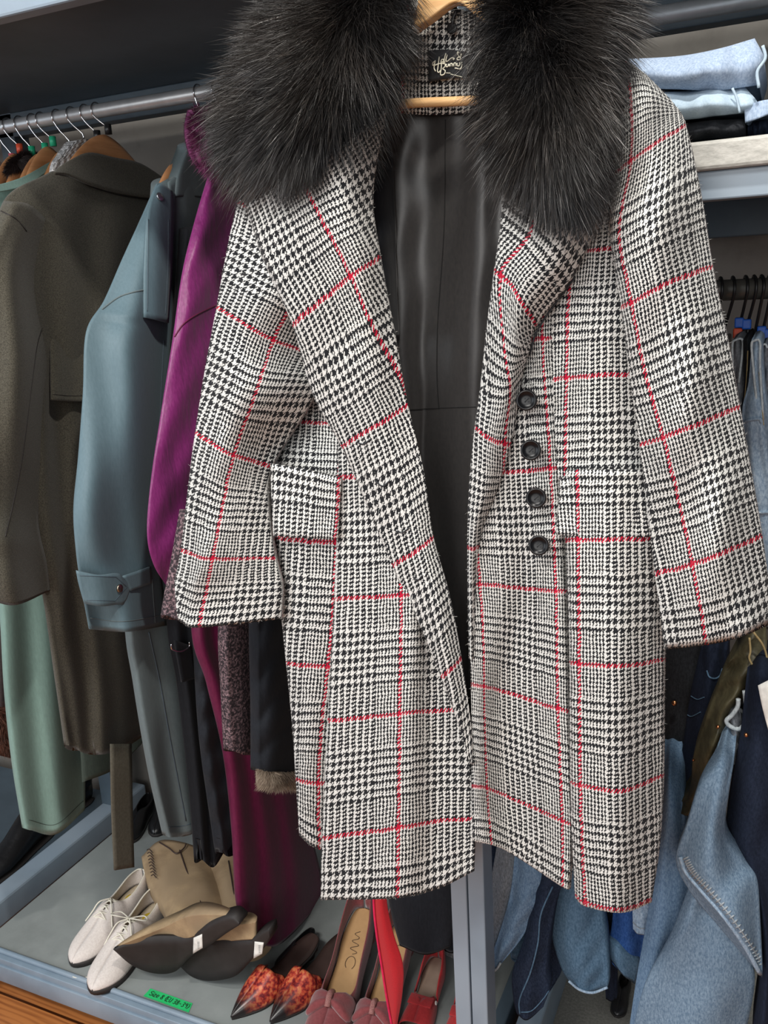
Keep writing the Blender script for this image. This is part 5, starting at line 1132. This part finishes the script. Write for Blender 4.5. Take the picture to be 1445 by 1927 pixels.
t = jeans('waxed_trousers', 'olive waxed trousers with an open waistband and small gold studs', [[(1378,1235,0),(1415,1200,.02),(1440,1195,0)],[(1362,1265,0),(1400,1262,.03),(1442,1262,0)],[(1348,1300,0),(1380,1305,.035),(1402,1310,0)],[(1330,1345,0),(1355,1360,.035),(1372,1372,0)],[(1305,1420,0),(1335,1428,.035),(1352,1440,0)],[(1298,1480,0),(1318,1485,.03),(1335,1490,0)],[(1270,1525,0),(1290,1535,.02),(1308,1535,0)]], M_waxed, ('Y', .07), (0, .08, 0), lambda s, t_: .004*sin(t_*30+s*5),
      extras=(('waistband_edge', [(1410,1200),(1412,1225),(1410,1240),(1422,1258),(1438,1262),(1444,1245),(1436,1215),(1418,1190)], .03, .0014, M_gthread),), nv=70)
rivet(t, 1351, 1368, ('Y', .07), .036, .0028); rivet(t, 1305, 1430, ('Y', .07), .03, .002)
t = jeans('grey_blue_jeans', 'grey-blue jeans with a pale rolled pocket edge, right of the olive trousers', [[(1370,1330,0),(1385,1340,.02),(1402,1345,0)],[(1364,1380,0),(1382,1385,.025),(1398,1385,0)],[(1366,1430,0),(1378,1440,.02),(1390,1440,0)]], D_grey, ('Y', .055), (0, .05, 0),
      extras=(('pocket_edge', [(1389,1315),(1388,1330),(1378,1345),(1367,1356),(1373,1366),(1390,1372),(1400,1362),(1404,1335),(1401,1300)], .02, .003, M_edge),))
t = jeans('navy_trousers', 'navy trousers with a white paper tag at the right photo edge', [[(1405,1270,0),(1430,1260,.02),(1470,1260,0)],[(1390,1400,0),(1430,1400,.04),(1480,1400,0)],[(1372,1500,0),(1425,1510,.05),(1480,1510,0)],[(1368,1580,0),(1425,1600,.05),(1480,1600,0)],[(1415,1660,0),(1440,1690,.05),(1480,1690,0)],[(1430,1800,0),(1450,1800,.05),(1480,1800,0)],[(1415,1940,0),(1445,1940,.05),(1480,1940,0)]], D_navy, ('Y', .02), (0, .10, 0), fsin(.012, 8))
patch('paper_tag', [[(1426,1290,.05),(1450,1278,.05)],[(1434,1330,.055),(1452,1325,.055)],[(1446,1376,.05),(1458,1372,.05)]], M_white, ('Y', .02), 4, 8, t, th=.001)
rivet(t, 1404, 1383, ('Y', .02), .03, .0028)
# big wide light blue jeans with the folded hem
t = jeans('wide_blue_jeans', 'large light blue jeans with a thick seam folded diagonally, in front at bottom right', [[(1362,1372,-.09),(1374,1370,-.08),(1386,1372,-.09)],[(1345,1425,-.03),(1363,1425,.0),(1381,1432,-.03)],[(1315,1480,0),(1345,1485,.03),(1372,1490,0)],[(1290,1560,0),(1330,1565,.04),(1365,1570,0)],[(1272,1620,0),(1330,1640,.045),(1400,1625,0)],[(1300,1680,0),(1360,1700,.045),(1424,1660,0)],[(1350,1740,0),(1395,1755,.04),(1430,1745,0)],[(1428,1832,0),(1431,1836,.01),(1434,1840,0)]], D_wash, ('Y', -.03), (0, .05, 0), lambda s, q: .006*sin(s*7+q*6), nu=34, nv=80,
      extras=(('side_seam', [(1280,1612),(1290,1640),(1320,1676),(1360,1722),(1400,1778),(1430,1832)], .012, .0030, D_ltwash),('seam_stitch', [(1290,1622),(1300,1640),(1330,1672),(1370,1718),(1408,1772),(1430,1808)], .054, .0010, M_thread)))
def rope(t, pts, ob_, n=26):
    P = catmull(np.array(pts, float), np.linspace(0, len(pts)-1, n)); mb = MB()
    for i in range(n-1):
        a, b = P[i], P[i+1]; d = (b-a)/np.linalg.norm(b-a); q = np.array([d[1], -d[0]])
        hh_ = [surf(ob_, *(a+q*k_), .0004) for k_ in (1, 5, 9, 13)]; hh_ = [h[0] for h in hh_ if h is not None]
        if len(hh_) > 2: mb.tube(hh_, [.0006, .0013, .0013, .0006], 6)
    mb.build('puckered_seam', M_thread, t, True)
rope(t, [(1284,1618),(1300,1648),(1330,1680),(1370,1728),(1408,1784),(1430,1822)], [c for c in t.children if c.name.startswith('leg')][0], 34)
patch('lower_leg', [[(1300,1660,-.01),(1330,1690,.01),(1372,1735,-.01)],[(1262,1760,-.01),(1310,1770,.03),(1400,1790,-.01)],[(1215,1850,-.01),(1300,1850,.035),(1420,1845,-.01)],[(1185,1960,-.01),(1280,1960,.035),(1400,1960,-.01)]], D_wash, ('Y', .0), 34, 50, t, lambda s, q: .010*sin(s*8+q*2)+wr(5, .01)(s, q), back=(0, .06, 0))
jeans('straight_blue_jeans', 'mid blue straight jeans leg just left of the large light blue jeans', [[(1247,1400,-.10),(1262,1400,-.09),(1282,1400,-.1)],[(1243,1480,-.04),(1262,1480,.0),(1286,1480,-.03)],[(1238,1560,0),(1262,1560,.03),(1290,1560,0)],[(1230,1640,0),(1260,1640,.035),(1300,1660,0)],[(1215,1740,0),(1250,1745,.035),(1290,1745,0)],[(1196,1850,0),(1225,1850,.03),(1262,1850,0)],[(1180,1960,0),(1205,1960,.03),(1235,1960,0)]], D_mid, ('Y', .06), (0, .06, 0), fsin(.006, 8))
jeans('pale_cuff_jeans', 'pale blue jeans cuff peeking between the mid blue leg and the checked hem', [[(1190,1600,0),(1210,1600,.01),(1240,1600,0)],[(1190,1700,0),(1208,1700,.01),(1232,1700,0)],[(1191,1748,0),(1200,1758,.01),(1218,1760,0)]], D_ltwash, ('Y', .08), (0, .03, 0), extras=(('hem_seam', [(1191,1735),(1203,1746),(1222,1746)], .012, .0009, M_thread),))
t = jeans('royal_blue_jeans', 'bright blue jeans with a turned-up cuff hanging above the shiny black shoe', [[(1160,1620,0),(1185,1620,.02),(1210,1620,0)],[(1152,1730,0),(1180,1735,.025),(1215,1740,0)],[(1145,1780,0),(1178,1800,.025),(1208,1810,0)],[(1152,1815,0),(1175,1835,.02),(1198,1845,0)]], D_royal, ('Y', .16), (0, .06, 0))
patch('turned_cuff', [[(1146,1765,.01),(1165,1785,.03),(1202,1806,.01)],[(1145,1785,.012),(1164,1806,.034),(1202,1822,.012)],[(1150,1808,.01),(1172,1835,.03),(1194,1852,.01)]], D_teal, ('Y', .16), 16, 10, t, back=(0, .05, 0))
t = jeans('tapered_jeans', 'slate blue tapered jeans leg with a frayed hem above the speckled floor tray', [[(1050,1620,0),(1095,1620,.02),(1140,1620,0)],[(1036,1700,0),(1085,1700,.03),(1132,1700,0)],[(1038,1760,0),(1088,1765,.03),(1140,1760,0)],[(1055,1820,0),(1098,1825,.03),(1144,1820,0)],[(1072,1850,0),(1105,1868,.025),(1144,1856,0)]], D_teal, ('Y', .13), (0, .05, 0), fsin(.006, 7),
      extras=(('frayed_hem', [(1070,1846),(1090,1862),(1115,1868),(1143,1858)], .026, .0022, D_ltwash),))
t = jeans('indigo_wide_jeans', 'dark indigo jeans with a pale twisted seam, in front of the grey side beam', [[(1025,1620,0),(1045,1625,.02),(1070,1640,0)],[(1000,1690,0),(1022,1695,.025),(1045,1700,0)],[(985,1770,0),(1008,1775,.03),(1032,1775,0)],[(964,1830,0),(995,1835,.03),(1028,1830,0)],[(966,1880,0),(995,1885,.03),(1032,1865,0)],[(972,1908,0),(992,1920,.025),(1022,1895,0)]], D_ink, ('Y', .09), (0, .06, 0), fsin(.006, 7),
      extras=(('twisted_seam', [(1040,1668),(1018,1720),(1012,1775),(998,1830),(978,1880),(978,1908)], .032, .0014, D_teal),('hem_seam', [(980,1905),(1000,1902),(1022,1880),(1034,1862)], .03, .0010, D_teal)))
jeans('indigo_wide_jeans', 'dark indigo jeans leg in deep shade behind the twisted seam leg', [[(1010,1640,0),(1035,1640,.01),(1060,1640,0)],[(1010,1740,0),(1040,1740,.01),(1065,1740,0)],[(1015,1830,0),(1035,1835,.01),(1058,1820,0)],[(1018,1870,0),(1032,1868,.01),(1045,1850,0)]], D_ink, ('Y', .20), (0, .05, 0))
jeans('frayed_jeans', 'slate jeans leg with a frayed white hem, nearest the steel post', [[(940,1560,0),(965,1580,.01),(990,1600,0)],[(925,1650,0),(952,1660,.02),(985,1670,0)],[(912,1740,0),(935,1745,.02),(958,1745,0)],[(905,1800,0),(914,1815,.02),(928,1820,0)],[(908,1828,0),(914,1834,.01),(922,1828,0)]], D_grey, ('Y', .11), (0, .03, 0), extras=(('frayed_hem', [(906,1808),(912,1824),(918,1834)], .02, .0022, M_edge),))
jeans('frayed_jeans', 'mid blue jeans leg fanning out to the right of the frayed slate leg', [[(970,1590,0),(995,1610,.01),(1030,1640,0)],[(960,1680,0),(985,1690,.02),(1015,1695,0)],[(938,1760,0),(958,1765,.02),(985,1760,0)],[(918,1815,0),(928,1826,.02),(942,1815,0)]], D_mid, ('Y', .09), (0, .03, 0), extras=(('frayed_hem', [(916,1812),(924,1828),(934,1824),(942,1812)], .018, .0018, M_edge),))
jeans('dark_blue_jeans', 'dark blue jeans in the shade just right of the double steel post', [[(885,1560,0),(920,1570,.01),(965,1580,0)],[(888,1640,0),(920,1645,.02),(955,1650,0)],[(893,1700,0),(910,1705,.02),(935,1700,0)],[(898,1738,0),(906,1744,.01),(916,1736,0)]], D_ink, ('Y', .15), (0, .04, 0))
jeans('cuffed_dark_jeans', 'small dark blue cuff between the frayed legs and the indigo leg', [[(960,1730,0),(975,1730,.01),(992,1730,0)],[(960,1790,0),(972,1792,.01),(990,1790,0)],[(962,1806,0),(972,1812,.01),(985,1806,0)]], D_teal, ('Y', .16), (0, .04, 0))
jeans('navy_trousers', 'thin navy trouser leg between the tapered jeans and the bright blue cuff', [[(1132,1650,0),(1148,1650,.01),(1165,1650,0)],[(1134,1780,0),(1148,1780,.01),(1160,1780,0)],[(1140,1880,0),(1150,1885,.01),(1160,1880,0)]], D_navy, ('Y', .2), (0, .03, 0), cat='trousers')
